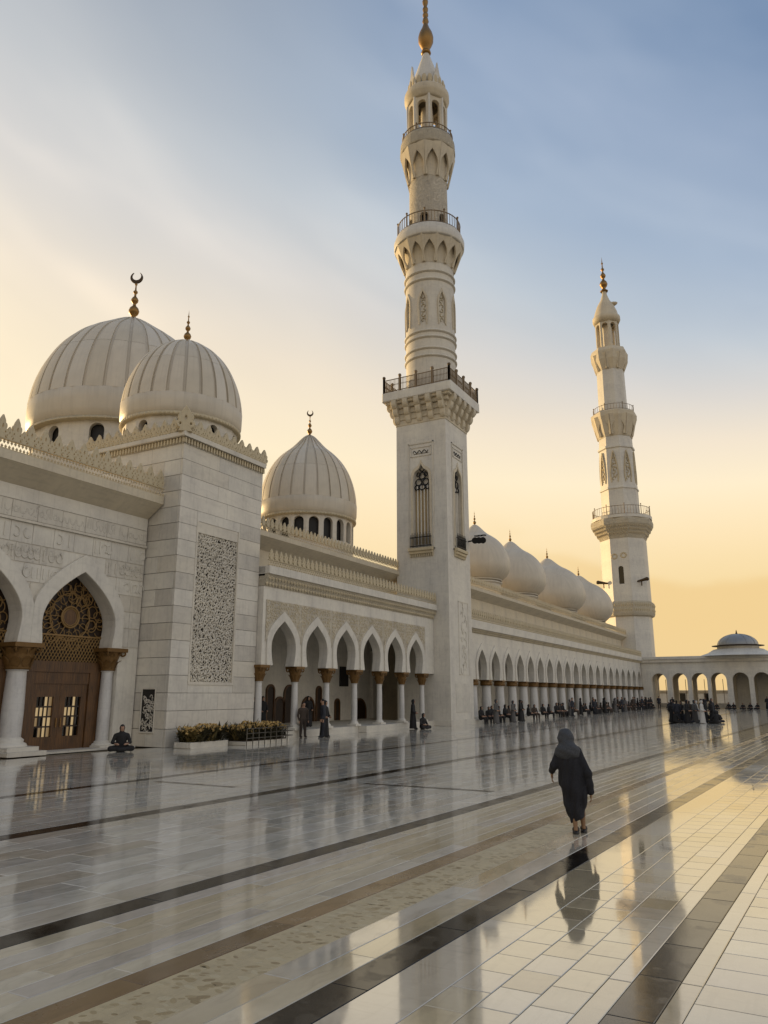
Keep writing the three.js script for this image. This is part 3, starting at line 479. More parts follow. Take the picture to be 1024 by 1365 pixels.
  for (let a = 0.96; a < 6.4; a += 0.62) put('small_merlon', palmette, M.ornament, t, [pierX + 0.1 - a, 13.72, pierZ + 0.12], Math.PI / 2, [0.7, 0.46, 0.34]);
  part('crest_band', merge([beadBand(5.8, 0.22, 0.2, 'z', (a, k) => [pierX + 0.16, 13.72 + k, pierZ + 0.1 - a]), beadBand(6.6, 0.22, 0.2, 'x', (a, k) => [pierX + 0.1 - a, 13.72 + k, pierZ + 0.16])]), M.ornament, t, 'stuff');
  part('roof', box(pierX1, pierX - 0.3, 13.72, 13.8, pierZ1, pierZ - 0.3), M.cream, t);
}

// ------------------------------------------------------------------ entrance hall on the left
{
  const x = -25.4, A0 = 3.5, A1 = 24.0, cs = [20.75, 16.35, 11.95, 7.55], w = 1.78, yb = 4.02, ap = 7.0;
  const t = thing('entrance_hall', 'marble entrance front with deep pointed arches and gilt tracery doors', 'building', [x - 2, 0, -14]);
  const out = [[A0, yb]]; [...cs].reverse().forEach((c) => out.push(...arch(c, w, yb, ap, 0.95, 0.3))); out.push([A1, yb], [A1, 9.9], [A0, 9.9]);
  part('arch_wall', extX(shapeOf(out), x - 0.03, 0.62), M.marble, t);
  for (const c of cs) { const o = arch(c, w + 0.46, yb, ap + 0.66, 0.99, 0.3), i = arch(c, w, yb, ap, 0.95, 0.3).reverse(); part('archivolt', extX(shapeOf([...o.map(([a, y]) => [clamp(a, c - 2.19, c + 2.19), y]), ...i]), x + 0.14, 0.18, 0.02), M.marble, t); }
  part('side_pier', box(x - 0.65, x - 0.03, 0, yb, -A1, -22.95), M.marble, t);
  // relief panels above and between the arches, each a slab with its own edge
  const inside = (a, y) => cs.some((c) => { const k = clamp((y - yb) / (ap + 0.06 - yb)); const hw = k >= 1 ? 0 : (w + 0.05) * (k < 0.3 ? 1 : Math.pow(1 - Math.pow((k - 0.3) / 0.7, 1.75), 0.75)); return Math.abs(a - c) < hw; });
  const rows = [[8.62, 9.28, 1.12, M.scriptStone], [7.72, 8.5, 0.95, M.marbleB], [7.0, 7.7, 1.06, M.scriptStone], [6.3, 6.98, 0.74, M.marble], [5.6, 6.28, 0.62, M.marbleC], [4.9, 5.58, 0.6, M.marble], [4.1, 4.88, 0.6, M.marbleB]];
  rows.forEach(([y0, y1, len, m], ri) => {
    for (let a = A1 - 0.02; a > A0 + len; a -= len) {
      const b = a - len; if ([[a, y0], [b, y0], [a, y1], [b, y1], [(a + b) / 2, y0]].some(([q, y]) => inside(q, y))) continue;
      const pc = part(ri === 0 ? 'frieze_panel' : 'relief_panel', cbox(x - 0.06, x + (ri === 0 ? 0.04 : 0.0) + 0.006 * hash(Math.round(a * 10), ri, 2), y0 + 0.006, y1 - 0.006, -a + 0.005, -b - 0.005, 0.012), m, t);
      if (ri < 4 && ri !== 0 && hash(Math.round(a * 10), ri, 5) < 0.8) { // a raised carved boss on the panel
        const s = [], n = 2 + Math.floor(hash(Math.round(a * 7), ri, 6) * 3);
        for (let k = 0; k < n; k++) { const q = b + len * (k + 0.5) / n, yy = (y0 + y1) / 2; s.push(hash(k, Math.round(a * 9), ri) < 0.5 ? cbox(x - 0.02, x + 0.035, y0 + 0.14, y1 - 0.12, -q - 0.035, -q + 0.035, 0.01) : (() => { const g = new THREE.TorusGeometry(0.14, 0.03, 5, 12, 3.6 + 2 * hash(k, ri, 8)); g.rotateZ(hash(k, 4, ri) * 6); g.rotateY(Math.PI / 2); g.scale(0.8, 1.3, 1); g.translate(x + 0.01, yy, -q); return g; })()); }
        part('carving', merge(s), m, pc);
      }
    }
  });
  part('string_course', cbox(x - 0.05, x + 0.09, 8.5, 8.6, -A1 + 0.01, -A0, 0.02), M.marbleC, t);
  part('upper_course', cbox(x - 0.05, x + 0.03, 9.3, 9.84, -A1 + 0.01, -A0, 0.02), M.marble, t);
  // canopy with sloping soffit, lattice band and palmettes
  part('canopy', extX2([[x - 0.02, 9.82], [-24.55, 10.42], [-24.5, 10.44], [-24.5, 10.78], [x - 1.4, 10.78], [x - 1.4, 9.82]], A0, A1 - 0.01), M.cream, t);
  part('crest_band', merge([beadBand(A1 - A0, 0.36, 0.15, 'z', (a, k) => [-24.56, 10.8 + k, -A0 - a]), box(-24.64, -24.52, 10.78, 10.83, -A0, -A1), box(-24.64, -24.52, 11.14, 11.19, -A0, -A1)]), M.ornament, t, 'stuff');
  for (let a = 23.75; a > A0; a -= 0.6) put('merlon', palmette, M.ornament, t, [-24.58, 11.17, -a], 0, [0.9, 0.8 * (1 + 0.14 * (hash(Math.round(a * 20), 1, 1) - 0.5)), 0.5]);
  for (let a = 23.45; a > A0; a -= 0.6) put('small_merlon', palmette, M.ornament, t, [-24.57, 11.17, -a], 0, [0.7, 0.46, 0.36]);
  part('roof', box(x - 14, x - 0.9, 10.4, 10.75, -A0, -30), M.cream, t);
  part('rear_block', box(x - 14, x - 4.8, 0, 10.4, -A0, -29.9), M.cream, t);
  // columns
  const kit = columnKit(0.38, 4.02, 0.98, 1.25, 0.62);
  for (const a of [18.5, 14.15, 9.75, 5.35]) { putColumn(kit, t, [x - 0.35, 0, -a]); part('column_step', merge([cbox(x - 1.0, x + 0.75, 0, 0.16, -a - 0.8, -a + 0.8, 0.02), cbox(x - 0.95, x + 0.5, 0.16, 0.3, -a - 0.65, -a + 0.65, 0.02)]), M.marbleB, t); }
  putColumn(columnKit(0.25, 4.02, 0.92, 1.1, 0.3), t, [x - 0.35, 0, -22.72]);
  // doors behind the arches
  const xd = x - 0.66;
  cs.forEach((c, bi) => {
    const d = part('door_screen', box(xd - 0.16, xd - 0.08, 0, 7.05, -c - 2.1, -c + 2.1), M.woodDark, t);
    const W0 = c - 1.85, W1 = c + 1.85;
    part('door_surround', merge([cbox(xd - 0.08, xd + 0.14, 0, 3.0, -W0, -W0 - 0.5), cbox(xd - 0.08, xd + 0.14, 0, 3.0, -W1 + 0.6, -W1), cbox(xd - 0.08, xd + 0.16, 3.0, 3.42, -W0, -W1, 0.03), cbox(xd - 0.08, xd + 0.1, 2.55, 3.0, -W0 - 0.5, -W1 + 0.6, 0.02)]), M.wood, d);
    for (const [a, b, glints] of [[c - 1.35, c - 0.05, true], [c - 0.05, c + 1.25, true]]) {
      const leaf = part('door_leaf', merge([cbox(xd - 0.06, xd + 0.06, 0.02, 0.55, -a, -b, 0.02), cbox(xd - 0.06, xd + 0.06, 2.05, 2.55, -a, -b, 0.02), cbox(xd - 0.06, xd + 0.06, 0.55, 2.05, -a, -a - 0.28, 0.02), cbox(xd - 0.06, xd + 0.06, 0.55, 2.05, -b + 0.28, -b, 0.02)]), M.wood, d);
      const lw = b - a - 0.56, a0 = a + 0.28;
      if (bi < 2) { const pw = lw * (a < c - 0.5 ? 1 : 0.62); for (let pi = 0; pi < 4; pi++) for (let pj = 0; pj < 4; pj++) { const lo = a0 + lw * pi / 4, hh = hash(pi + (a < c ? 0 : 9), pj, 33 + bi); part('window_pane', box(xd - 0.055, xd - 0.045, 0.55 + 0.375 * pj, 0.55 + 0.375 * (pj + 1), -lo, -lo - lw / 4), lo - a0 > pw - 0.05 || hh < 0.3 ? M.glassDark : hh < 0.62 ? M.faintGlintPane : M.sunsetGlintPane, leaf); } }
      const mt = []; for (let k = 1; k < 4; k++) mt.push(box(xd - 0.04, xd + 0.0, 0.55, 2.05, -a0 - lw * k / 4 - 0.022, -a0 - lw * k / 4 + 0.022)); for (let k = 1; k < 4; k++) mt.push(box(xd - 0.035, xd + 0.005, 0.55 + 1.5 * k / 4 - 0.03, 0.55 + 1.5 * k / 4 + 0.03, -a0, -a0 - lw));
      part('muntins', merge(mt), M.woodDark, leaf);
      part('handle', cyl(xd + 0.1, 0.9, a < c - 0.5 ? -b + 0.1 : -a - 0.1, xd + 0.1, 1.25, a < c - 0.5 ? -b + 0.1 : -a - 0.1, 0.02), M.gold, leaf);
    }
    // diamond lattice, then tracery with a medallion
    const lat = [], y0 = 3.42, y1 = 4.42; for (let k = -8; k < 28; k++) { const a = W0 + k * 0.155, dy = y1 - y0; for (const s of [1, -1]) { const b = a + s * 0.62; const p = (q) => clamp(q, W0, W1); if (p(a) === p(b)) continue; const t0 = Math.abs(b - a) ? (p(a) - a) / (b - a) : 0, t1 = (p(b) - a) / (b - a); lat.push(cyl(xd, y0 + dy * t0, -p(a), xd, y0 + dy * t1, -p(b), 0.026, 0.026, 4)); } }
    lat.push(box(xd - 0.05, xd + 0.05, y1, y1 + 0.06, -W0, -W1)); part('lattice', merge(lat), M.lattice, d);
    const my = 5.2, mc = c + 0.12, tr = [];
    const ring = (a, y, r, q = 0.026, arc = 6.2832, rot = 0) => { const g = new THREE.TorusGeometry(r, q, 5, Math.max(8, Math.round(arc * 5)), arc); g.rotateZ(rot); g.rotateY(Math.PI / 2); g.translate(xd, y, -a); tr.push(g); };
    ring(mc, my, 0.42, 0.05); ring(mc, my, 0.34, 0.03);
    for (let k = 0; k < 12; k++) { const th = (k / 12) * 6.283; tr.push(cyl(xd, my + 0.44 * Math.sin(th), -mc - 0.44 * Math.cos(th), xd, my + 0.95 * Math.sin(th), -mc - 0.95 * Math.cos(th), 0.022, 0.022, 4)); ring(mc + 1.12 * Math.cos(th + 0.26), my + 1.12 * Math.sin(th + 0.26), 0.24, 0.024); ring(mc + 0.75 * Math.cos(th), my + 0.75 * Math.sin(th), 0.16, 0.02, 4, th); }
    ring(mc, my, 0.96, 0.03); for (let k = 0; k < 26; k++) ring(mc + rr(-1.5, 1.5), rr(5.7, 6.75), rr(0.13, 0.26), 0.022, rr(3, 6), rr(0, 6)); for (let k = 0; k < 16; k++) ring(mc + (k % 2 ? 1 : -1) * rr(0.9, 1.7), rr(4.6, 5.8), rr(0.14, 0.24), 0.022, rr(3, 6), rr(0, 6));
    part('tracery', merge(tr), M.lattice, d);
    const md = new THREE.CylinderGeometry(0.34, 0.34, 0.04, 24); md.rotateZ(Math.PI / 2); md.translate(xd - 0.02, my, -mc); part('medallion', md, M.wood, d);
  });
  part('porch_floor', cbox(xd - 0.16, x + 0.3, -0.02, 0.05, -A1 + 0.02, -A0, 0.01), M.marbleB, t);
}

// ------------------------------------------------------------------ domes
function domeProfile(Rm, h, k) {          // list of [r, y] from rim to apex, k: how pointed
  const p = []; for (let i = 0; i <= 40; i++) { const s = i / 40; const th = s * Math.PI / 2; let r = Math.cos(th), y = Math.sin(th); const q = sm(clamp((s - 0.62) / 0.38)); y += k * q * q * 0.32; p.push([Math.max(r * Rm, 0.02), y * h / (1 + k * 0.32)]); } return p;
}
function ribbedDome(label, x, z, Rm, rim, apex, base, opt) {
  const t = thing('ribbed_dome', label, 'dome', [x, base, z]); const N = opt.n;
  // bulging profile: slightly narrower at the rim
  const prof = domeProfile(Rm, apex - rim - 0.22 * Rm, opt.k).map(([r, y]) => [r, rim + 0.22 * Rm + y]);
  prof.unshift([Rm * 0.985, rim + 0.1 * Rm], [Rm * 0.955, rim + 0.02]);
  part('shell', lathe(prof.map(([r, y]) => [Math.max(r - 0.1, 0.01), y]), 64, x, z), M.dome, t);
  const cutY = rim + opt.band * (apex - rim);
  // gores: curved panels between the grooves, sharing one geometry
  const seg = 6, g0 = opt.groove / Rm, P = [], up = prof.filter((p) => p[1] > cutY); up.unshift([Rm * 0.999, cutY]);
  const half = Math.PI / N, ang = (r, j) => { const hw = Math.max(half - Math.min(g0 * Rm / (2 * Math.max(r, 0.15)), half * 0.55) , half * 0.3); return lerp(-hw, hw, j / seg); };
  const rows = up.map(([r, y]) => { const o = []; for (let j = 0; j <= seg; j++) { const a = ang(r, j); const bul = 0.035 * Rm * 0.3 * (1 - Math.pow(2 * j / seg - 1, 2)); o.push([(r + bul) * Math.sin(a), y - rim, (r + bul) * Math.cos(a)]); } const ai = ang(r, 0), ao = ang(r, seg), ri = Math.max(r - 0.115, 0.005); return { o, i0: [ri * Math.sin(ai), y - rim, ri * Math.cos(ai)], i1: [ri * Math.sin(ao), y - rim, ri * Math.cos(ao)] }; });
  const cuts = [0, Math.round(rows.length * 0.36), Math.round(rows.length * 0.62), rows.length - 1];
  for (let c = 0; c < 3; c++) {        // three courses of cladding on each gore
    const P = [], quad = (a, b, c2, d) => P.push(...a, ...b, ...c2, ...a, ...c2, ...d), mix = (A, B, f) => ({ o: A.o.map((p, j) => p.map((v, k) => lerp(v, B.o[j][k], f))), i0: A.i0.map((v, k) => lerp(v, B.i0[k], f)), i1: A.i1.map((v, k) => lerp(v, B.i1[k], f)) });
    const rw = rows.slice(cuts[c], cuts[c + 1] + 1); if (c < 2) rw[rw.length - 1] = mix(rw[rw.length - 2], rw[rw.length - 1], 0.93);
    for (let i = 0; i + 1 < rw.length; i++) for (let j = 0; j < seg; j++) quad(rw[i].o[j], rw[i].o[j + 1], rw[i + 1].o[j + 1], rw[i + 1].o[j]);
    const nSm = P.length / 3;
    for (let i = 0; i + 1 < rw.length; i++) { quad(rw[i].i0, rw[i].o[0], rw[i + 1].o[0], rw[i + 1].i0); quad(rw[i].o[seg], rw[i].i1, rw[i + 1].i1, rw[i + 1].o[seg]); }
    for (const q of [rw[0], rw[rw.length - 1]]) for (let j = 0; j < seg; j++) quad(q.i0, q.i1, q.o[j + 1], q.o[j]);
    const g = new THREE.BufferGeometry(); g.setAttribute('position', new THREE.Float32BufferAttribute(P, 3)); g.computeVertexNormals();
    const n = g.attributes.normal, p = g.attributes.position; for (let i = 0; i < nSm; i++) { const yy = p.getY(i) + rim; let k = 0; while (k < prof.length - 2 && prof[k + 1][1] < yy) k++; const dr = prof[k + 1][0] - prof[k][0], dy = prof[k + 1][1] - prof[k][1], l = Math.hypot(dr, dy) || 1, r2 = Math.hypot(p.getX(i), p.getZ(i)) || 1, nx = dy / l; n.setXYZ(i, nx * p.getX(i) / r2, -dr / l, nx * p.getZ(i) / r2); }
    const G = boxUV(g); for (let k = 0; k < N; k++) put('gore_panel', G, M.domeTones[Math.floor(hash(k, c, N) * 3)], t, [x, rim, z], (k + 0.5) / N * 6.28319);
  }
  part('lower_band', lathe([[Rm * 0.93, rim], [Rm * 0.975, rim + 0.02], [Rm * 1.003, rim + 0.1 * Rm], [Rm * 1.006, rim + 0.2 * Rm], [Rm * 1.008, cutY], [Rm * 0.95, cutY + 0.01]], 72, x, z), M.dome, t);
  // rope moulding and drum
  const rope = []; for (let k = 0; k < 90; k++) { const a = k / 90 * 6.283; const b = ball(0, 0, 0, 0.1, 0.55, 1.0, 0.8, 5, 4); b.rotateX(0.5); b.translate(Rm * 0.985, rim - 0.06, 0); b.rotateY(a); b.translate(x, 0, z); rope.push(b); }
  part('rope_moulding', merge([...rope, lathe([[Rm * 0.9, rim - 0.18], [Rm * 0.99, rim - 0.16], [Rm * 0.99, rim + 0.03], [Rm * 0.9, rim + 0.04]], 64, x, z)]), M.ornament, t, 'stuff');
  const dr = Rm * 0.93, dn = opt.windows, dh = rim - 0.16 - base;
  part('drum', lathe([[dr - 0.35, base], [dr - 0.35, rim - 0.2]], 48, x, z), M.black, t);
  // drum wall of flat panels with arched openings
  for (let k = 0; k < dn; k++) { const fw = 2 * dr * Math.tan(Math.PI / dn), s = shapeOf([[-fw / 2, 0], [fw / 2, 0], [fw / 2, dh], [-fw / 2, dh]]); const wh = Math.min(dh * 0.78, 1.6), hw = fw * opt.winW; const y0 = dh - wh - 0.12; const hp = roundArch(0, hw, y0, dh - 0.14 - hw, 10).reverse(); const path = new THREE.Path(); hp.forEach(([a, b], i) => i ? path.lineTo(a, b) : path.moveTo(a, b)); if (k % opt.every === 0) s.holes.push(path); const e = ext(s, 0.3); e.translate(0, 0, dr - 0.3); e.rotateY((k + opt.turn) / dn * 6.28319); e.translate(x, base, z); part('drum_panel', e, M.marbleC, t); }
  finial(t, x, apex - 0.12, z, opt.fin, opt.crescent, M.gold);
  return t;
}
ribbedDome('large ribbed dome with broad crescent finial rising behind entrance hall', -37.2, -32.5, 5.75, 17.7, 26.75, 10.7, { n: 30, k: 0.3, band: 0.2, groove: 0.19, windows: 24, winW: 0.3, every: 2, turn: 0.2, fin: 0.98, crescent: true });
ribbedDome('ribbed dome on top of the square stone pier block', -26.8, -27.1, 3.02, 15.25, 20.3, 13.75, { n: 24, k: 0.14, band: 0.2, groove: 0.16, windows: 20, winW: 0.3, every: 2, turn: 0.3, fin: 0.56, crescent: false });
ribbedDome('ribbed onion dome over the short arcade beside the tall minaret', -31.7, -45.7, 3.68, 14.75, 21.65, 11.0, { n: 24, k: 0.55, band: 0.17, groove: 0.14, windows: 20, winW: 0.33, every: 1, turn: 0.35, fin: 0.58, crescent: true });
const plainLabels = ['smooth onion dome over long arcade, standing closest to the tall minaret', 'smooth onion dome over long arcade, second counting from the tall minaret', 'smooth onion dome over long arcade, third counting from the tall minaret', 'smooth onion dome over long arcade, fourth, closest to the octagonal minaret'];
[[-29, -72.6, 3.55, 15.0, 19.55], [-29, -83.7, 3.95, 14.9, 19.7], [-29, -98.4, 4.75, 14.8, 19.95], [-29, -114.5, 4.75, 14.7, 19.8]].forEach(([x, z, r, yc, ap], i) => {
  const t = thing('onion_dome', plainLabels[i], 'dome', [x, 11.2, z], 'domes over the long arcade');
  const pr = domeProfile(r, ap - yc, 0.75).map(([a, y]) => [a, y + yc]); const lo = []; for (let k = 0; k <= 10; k++) { const a = (1 - k / 10) * -0.72; lo.push([r * Math.cos(a), yc + Math.sin(a) * r * 0.62]); }
  part('shell', lathe([[r * 0.5, lo[0][1] - 0.02], ...lo, ...pr.slice(1)], 64, x, z), M.dome, t);
  const yb = lo[0][1];
  part('neck', lathe([[r * 0.7, 11.2], [r * 0.7, yb - 0.4], [r * 0.75, yb - 0.38], [r * 0.75, yb - 0.25], [r * 0.7, yb - 0.23], [r * 0.7, yb + 0.1], [r * 0.5, yb + 0.12]], 48, x, z), M.marbleC, t);
  part('ring', merge([torus(x, yb - 0.02, z, r * 0.735, 0.09, 6, 48)]), M.recess, t);
  finial(t, x, ap - 0.15, z, 0.48, false, M.gold);
});

// ------------------------------------------------------------------ minarets
function settle(t, table) {          // even out storey heights along the shaft
  const f = (y) => { let i = 0; while (i < table.length - 2 && table[i + 1][0] < y) i++; const [a, b] = [table[i], table[i + 1]]; return y + lerp(a[1], b[1], clamp((y - a[0]) / (b[0] - a[0]))); };
  t.traverse((m) => { if (!m.isMesh) return; if (m.position.y) { m.position.y = f(m.position.y); return; } const p = m.geometry.attributes.position; for (let i = 0; i < p.count; i++) p.setY(i, f(p.getY(i))); });
}
const evalr = new Evaluator(); evalr.useGroups = false; evalr.attributes = ['position', 'normal', 'uv'];
function carve(geo, cutters) { let b = new Brush(norm(geo)); b.updateMatrixWorld(); for (const c of cutters) { const k = new Brush(norm(c)); k.updateMatrixWorld(); b = evalr.evaluate(b, k, SUBTRACTION); } const g = b.geometry; return norm(g); }
function ringRail(t, cx, cz, r, y, h, n, square) {
  const L = [], posts = [];
  if (square) {
    for (const [dx, dz] of [[1, 0], [-1, 0], [0, 1], [0, -1]]) for (let k = -n; k <= n; k++) { const q = (k / n) * r, x = cx + (dx ? dx * r : q), z = cz + (dz ? dz * r : q); (k % 12 === 0 ? posts : L).push(k % 12 === 0 ? merge([cbox(x - 0.075, x + 0.075, y, y + h * 1.12, z - 0.075, z + 0.075, 0.01), ball(x, y + h * 1.2, z, 0.14, 1, 1.3, 1, 8, 6)]) : merge([cyl(x, y, z, x, y + h, z, 0.024, 0.02, 5), ball(x, y + h * 0.5, z, 0.042, 1, 2.2, 1, 5, 4)])); }
    for (const yy of [0.08, h * 0.93]) for (const s of [-1, 1]) { L.push(box(cx - r, cx + r, y + yy, y + yy + 0.05, cz + s * r - 0.03, cz + s * r + 0.03)); L.push(box(cx + s * r - 0.03, cx + s * r + 0.03, y + yy + 0.003, y + yy + 0.047, cz - r, cz + r)); }
  } else {
    for (let k = 0; k < n; k++) { const a = k / n * 6.283, x = cx + r * Math.cos(a), z = cz + r * Math.sin(a); (k % 6 ? L : posts).push(k % 6 ? cyl(x, y, z, x, y + h, z, 0.032, 0.026, 5) : merge([cyl(x, y, z, x, y + h * 1.1, z, 0.07, 0.06, 6), ball(x, y + h * 1.15, z, 0.1)])); }
    L.push(torus(cx, y + h * 0.95, cz, r, 0.045, 5, 48), torus(cx, y + 0.1, cz, r, 0.04, 5, 48));
  }
  const b = part('balustrade', merge(L), M.railing, t, 'stuff'); for (const p of posts) part('rail_post', p, M.railing, b); return b;
}
// flare of pointed niches under a gallery
function niches(t, cx, cz, n, r0, r1, y0, y1, facets) {
  const ww = 2 * Math.PI * r1 / n, lean = Math.atan2(r1 - r0 - 0.06, y1 - y0), h = y1 - y0;
  const s = shapeOf([[-ww / 2 * (r0 / r1), 0], [-ww * 0.44 * (r0 / r1) * 0.86, 0], ...arch(0, ww * 0.36, h * 0.12, h * 0.78, 0.8, 0.3), [ww * 0.44 * (r0 / r1) * 0.86, 0], [ww / 2 * (r0 / r1), 0], [ww / 2, h], [-ww / 2, h]]);
  const g = ext(s, 0.16, 0.015); g.translate(0, 0, -0.16); g.rotateX(lean); const gg = boxUV(g);
  for (let k = 0; k < n; k++) { const a = (k + (facets ? 0.5 : 0)) / n * 6.28319; const base = r0 + 0.06; put('niche_arch', gg, M.cream, t, [cx + base * Math.sin(a), y0, cz + base * Math.cos(a)], a); }
}
{
  const cx = -24.1, cz = -51.8, h = 2.1, t = thing('minaret', 'tall main minaret with square base, three galleries and gilded finial', 'minaret', [cx, 0, cz]);
  // square base, niches cut in all four faces
  const cutters = []; const winS = (c) => shapeOf([...arch(c, 0.72, 13.0, 19.4, 1, 0.72)]);
  const front = ext(winS(cx + 0.05), 0.5); front.translate(0, 0, cz + h - 0.42); const back = ext(winS(cx), 0.5); back.translate(0, 0, cz - h - 0.08);
  const side = ext(winS(-cz), 0.5); side.rotateY(Math.PI / 2); side.translate(cx + h - 0.42, 0, 0); const side2 = ext(winS(-cz), 0.5); side2.rotateY(Math.PI / 2); side2.translate(cx - h - 0.08, 0, 0);
  part('square_base', carve(box(cx - h, cx + h, 0, 22.7, cz - h, cz + h), [front, back, side, side2]), M.marble, t);
  part('foot', cbox(cx - h - 0.04, cx + h + 0.04, 0, 0.4, cz - h - 0.04, cz + h + 0.04, 0.02), M.marbleB, t);
  // one window on each face towards the court, built facing +z and turned
  function windowSet(turn) {
    const Tm = (g) => { g.rotateY(turn); g.translate(cx, 0, cz); return g; }, f = h, w = part('window', Tm(box(-0.74, 0.74, 13.0, 19.4, f - 0.43, f - 0.41)), std({ color: '#cdb68a', map: wallTex, roughness: 0.35 }), t);
    const lines = (a0, a1, y0, y1, q = 0.035, o = 0.03) => merge([box(a0, a1, y0, y0 + q, f, f + o), box(a0, a1, y1 - q, y1, f, f + o), box(a0, a0 + q, y0, y1, f, f + o), box(a1 - q, a1, y0, y1, f, f + o)]);
    part('outer_frame', Tm(merge([lines(-1.08, 1.08, 12.6, 21.0, 0.09, 0.06), lines(-0.86, 0.86, 19.9, 20.65, 0.05, 0.05)])), M.marbleC, w);
    const sgn = []; for (let k = 0; k < 6; k++) { const q = new THREE.TorusGeometry(0.1, 0.025, 4, 9, 3.4); q.rotateZ(k % 2 ? 3.1 : 0.2); q.scale(1, 1.2, 1); q.translate(-0.55 + k * 0.21, 20.25 + 0.06 * (k % 2), f + 0.02); sgn.push(q); } sgn.push(box(-0.6, 0.62, 20.1, 20.13, f, f + 0.035)); part('inscription', Tm(merge(sgn)), M.iron, w);
    part('arch_frame', Tm(extZ(shapeOf([...arch(0, 0.86, 12.9, 19.6, 1, 0.72), ...arch(0, 0.7, 12.9, 19.35, 1, 0.72).reverse()]), f + 0.05, 0.12, 0.01)), M.cream, w);
    const mu = []; for (const a of [-0.42, -0.14, 0.14, 0.42]) mu.push(cyl(a, 13, f - 0.25, a, 17.6, f - 0.25, 0.06, 0.06, 8)); part('mullions', Tm(merge(mu)), M.marble, w);
    const tr = []; for (const [a, y, r] of [[-0.3, 17.9, 0.25], [0.3, 17.9, 0.25], [0, 18.4, 0.27], [0, 17.5, 0.22], [-0.45, 17.5, 0.18], [0.45, 17.5, 0.18], [0, 18.95, 0.2], [-0.3, 18.5, 0.15], [0.3, 18.5, 0.15]]) { const q = new THREE.TorusGeometry(r, 0.05, 5, 16); q.translate(a, y, f - 0.2); tr.push(q); } part('tracery', Tm(merge(tr)), M.iron, w);
    part('tracery_back', Tm(box(-0.7, 0.7, 17.4, 19.3, f - 0.4, f - 0.36)), M.recess, w);
    const bl = []; for (let k = -7; k <= 7; k++) { bl.push(cyl(k * 0.115, 12.75, f + 0.22, k * 0.115, 13.75 + (k % 2 ? 0 : 0.15), f + 0.22, 0.024, 0.02, 5)); } bl.push(box(-0.88, 0.88, 13.5, 13.56, f + 0.18, f + 0.26), box(-0.88, 0.88, 12.85, 12.9, f + 0.18, f + 0.26)); part('balcony_rail', Tm(merge(bl)), M.iron, w);
    const sl = [cbox(-1.0, 1.0, 12.5, 12.74, f, f + 0.34, 0.02), cbox(-0.95, 0.95, 12.3, 12.5, f, f + 0.22, 0.02)]; for (let k = -6; k <= 6; k++) sl.push(box(k * 0.15 - 0.04, k * 0.15 + 0.04, 12.08, 12.3, f, f + 0.14)); part('balcony_sill', Tm(merge(sl)), M.ornament, w);
  }
  windowSet(0); windowSet(Math.PI / 2);
  { // slim incised panel on the right face
    const f = cx + h, a0 = 51.35, a1 = 53.2, L = [box(f, f + 0.025, 3.5, 8.85, -a0, -a0 - 0.06), box(f, f + 0.025, 3.5, 8.85, -a1 + 0.06, -a1), box(f, f + 0.025, 8.79, 8.85, -a0, -a1), box(f, f + 0.025, 3.5, 3.56, -a0, -a1)];
    for (let k = 0; k < 16; k++) { const q = new THREE.TorusGeometry(rr(0.14, 0.26), 0.03, 4, 10, rr(2.6, 5)); q.rotateZ(rr(0, 6)); q.rotateY(Math.PI / 2); q.scale(1, 1.4, 1); q.translate(f + 0.01, 3.6 + k * 0.32 + rr(-0.05, 0.05), 0); const p = q.attributes.position; const yo = 3.9 + k * 0.31, zc = -(a0 + a1) / 2 + rr(-0.4, 0.4); q.computeBoundingBox(); q.translate(0, yo - (q.boundingBox.min.y + q.boundingBox.max.y) / 2, zc); L.push(q); }
    part('incised_panel', merge(L), M.recess, t);
    part('base_panel', cbox(f - 0.05, f + 0.03, 0.9, 2.9, -50.6, -53.1, 0.015), M.marbleB, t);
  }
  // floodlight cluster on a bracket
  const fl = part('floodlight_bracket', cyl(cx + h, 13.7, -53.6, cx + h + 1.0, 13.9, -54.0, 0.06, 0.05, 6), M.iron, t);
  for (const k of [0, 1, 2]) part('floodlight', merge([cyl(cx + h + 0.55 + k * 0.28, 13.85, -53.85 - k * 0.1, cx + h + 0.75 + k * 0.28, 13.65, -53.2 - k * 0.1, 0.14, 0.26, 10), torus(cx + h + 0.7 + k * 0.28, 14.1, -53.7, 0.2, 0.03, 4, 12)]), M.iron, fl);
  // corbelled square gallery
  const steps = [[22.6, 2.15], [23.05, 2.2], [23.55, 2.3], [24.0, 2.5], [24.35, 2.75]];
  steps.forEach(([y, q], i) => part('corbel_course', cbox(cx - q, cx + q, y, (steps[i + 1]?.[0] ?? 24.6) , cz - q, cz + q, 0.05), M.cream, t));
  const bk = (() => { const s = new THREE.Shape(); s.moveTo(0, 0); s.bezierCurveTo(0.3, 0.1, 0.28, 0.5, 0.26, 0.62); s.bezierCurveTo(0.6, 0.7, 0.56, 1.1, 0.54, 1.2); s.bezierCurveTo(0.85, 1.25, 0.84, 1.6, 0.8, 1.78); s.lineTo(0, 1.78); const g = ext(s, 0.34, 0.04); g.translate(0, 0, -0.17); return boxUV(g); })();
  for (let k = -2; k <= 2; k++) { const q = k * 0.98; put('bracket', bk, M.cream, t, [cx + h, 22.75, cz + q]); put('bracket', bk, M.cream, t, [cx + q, 22.75, cz + h], -Math.PI / 2); put('bracket', bk, M.cream, t, [cx - h, 22.75, cz + q], Math.PI); put('bracket', bk, M.cream, t, [cx + q, 22.75, cz - h], Math.PI / 2); }
  part('gallery_floor', cbox(cx - 2.95, cx + 2.95, 24.55, 25.3, cz - 2.95, cz + 2.95, 0.06), M.marble, t);
  ringRail(t, cx, cz, 2.82, 25.3, 1.25, 24, true);
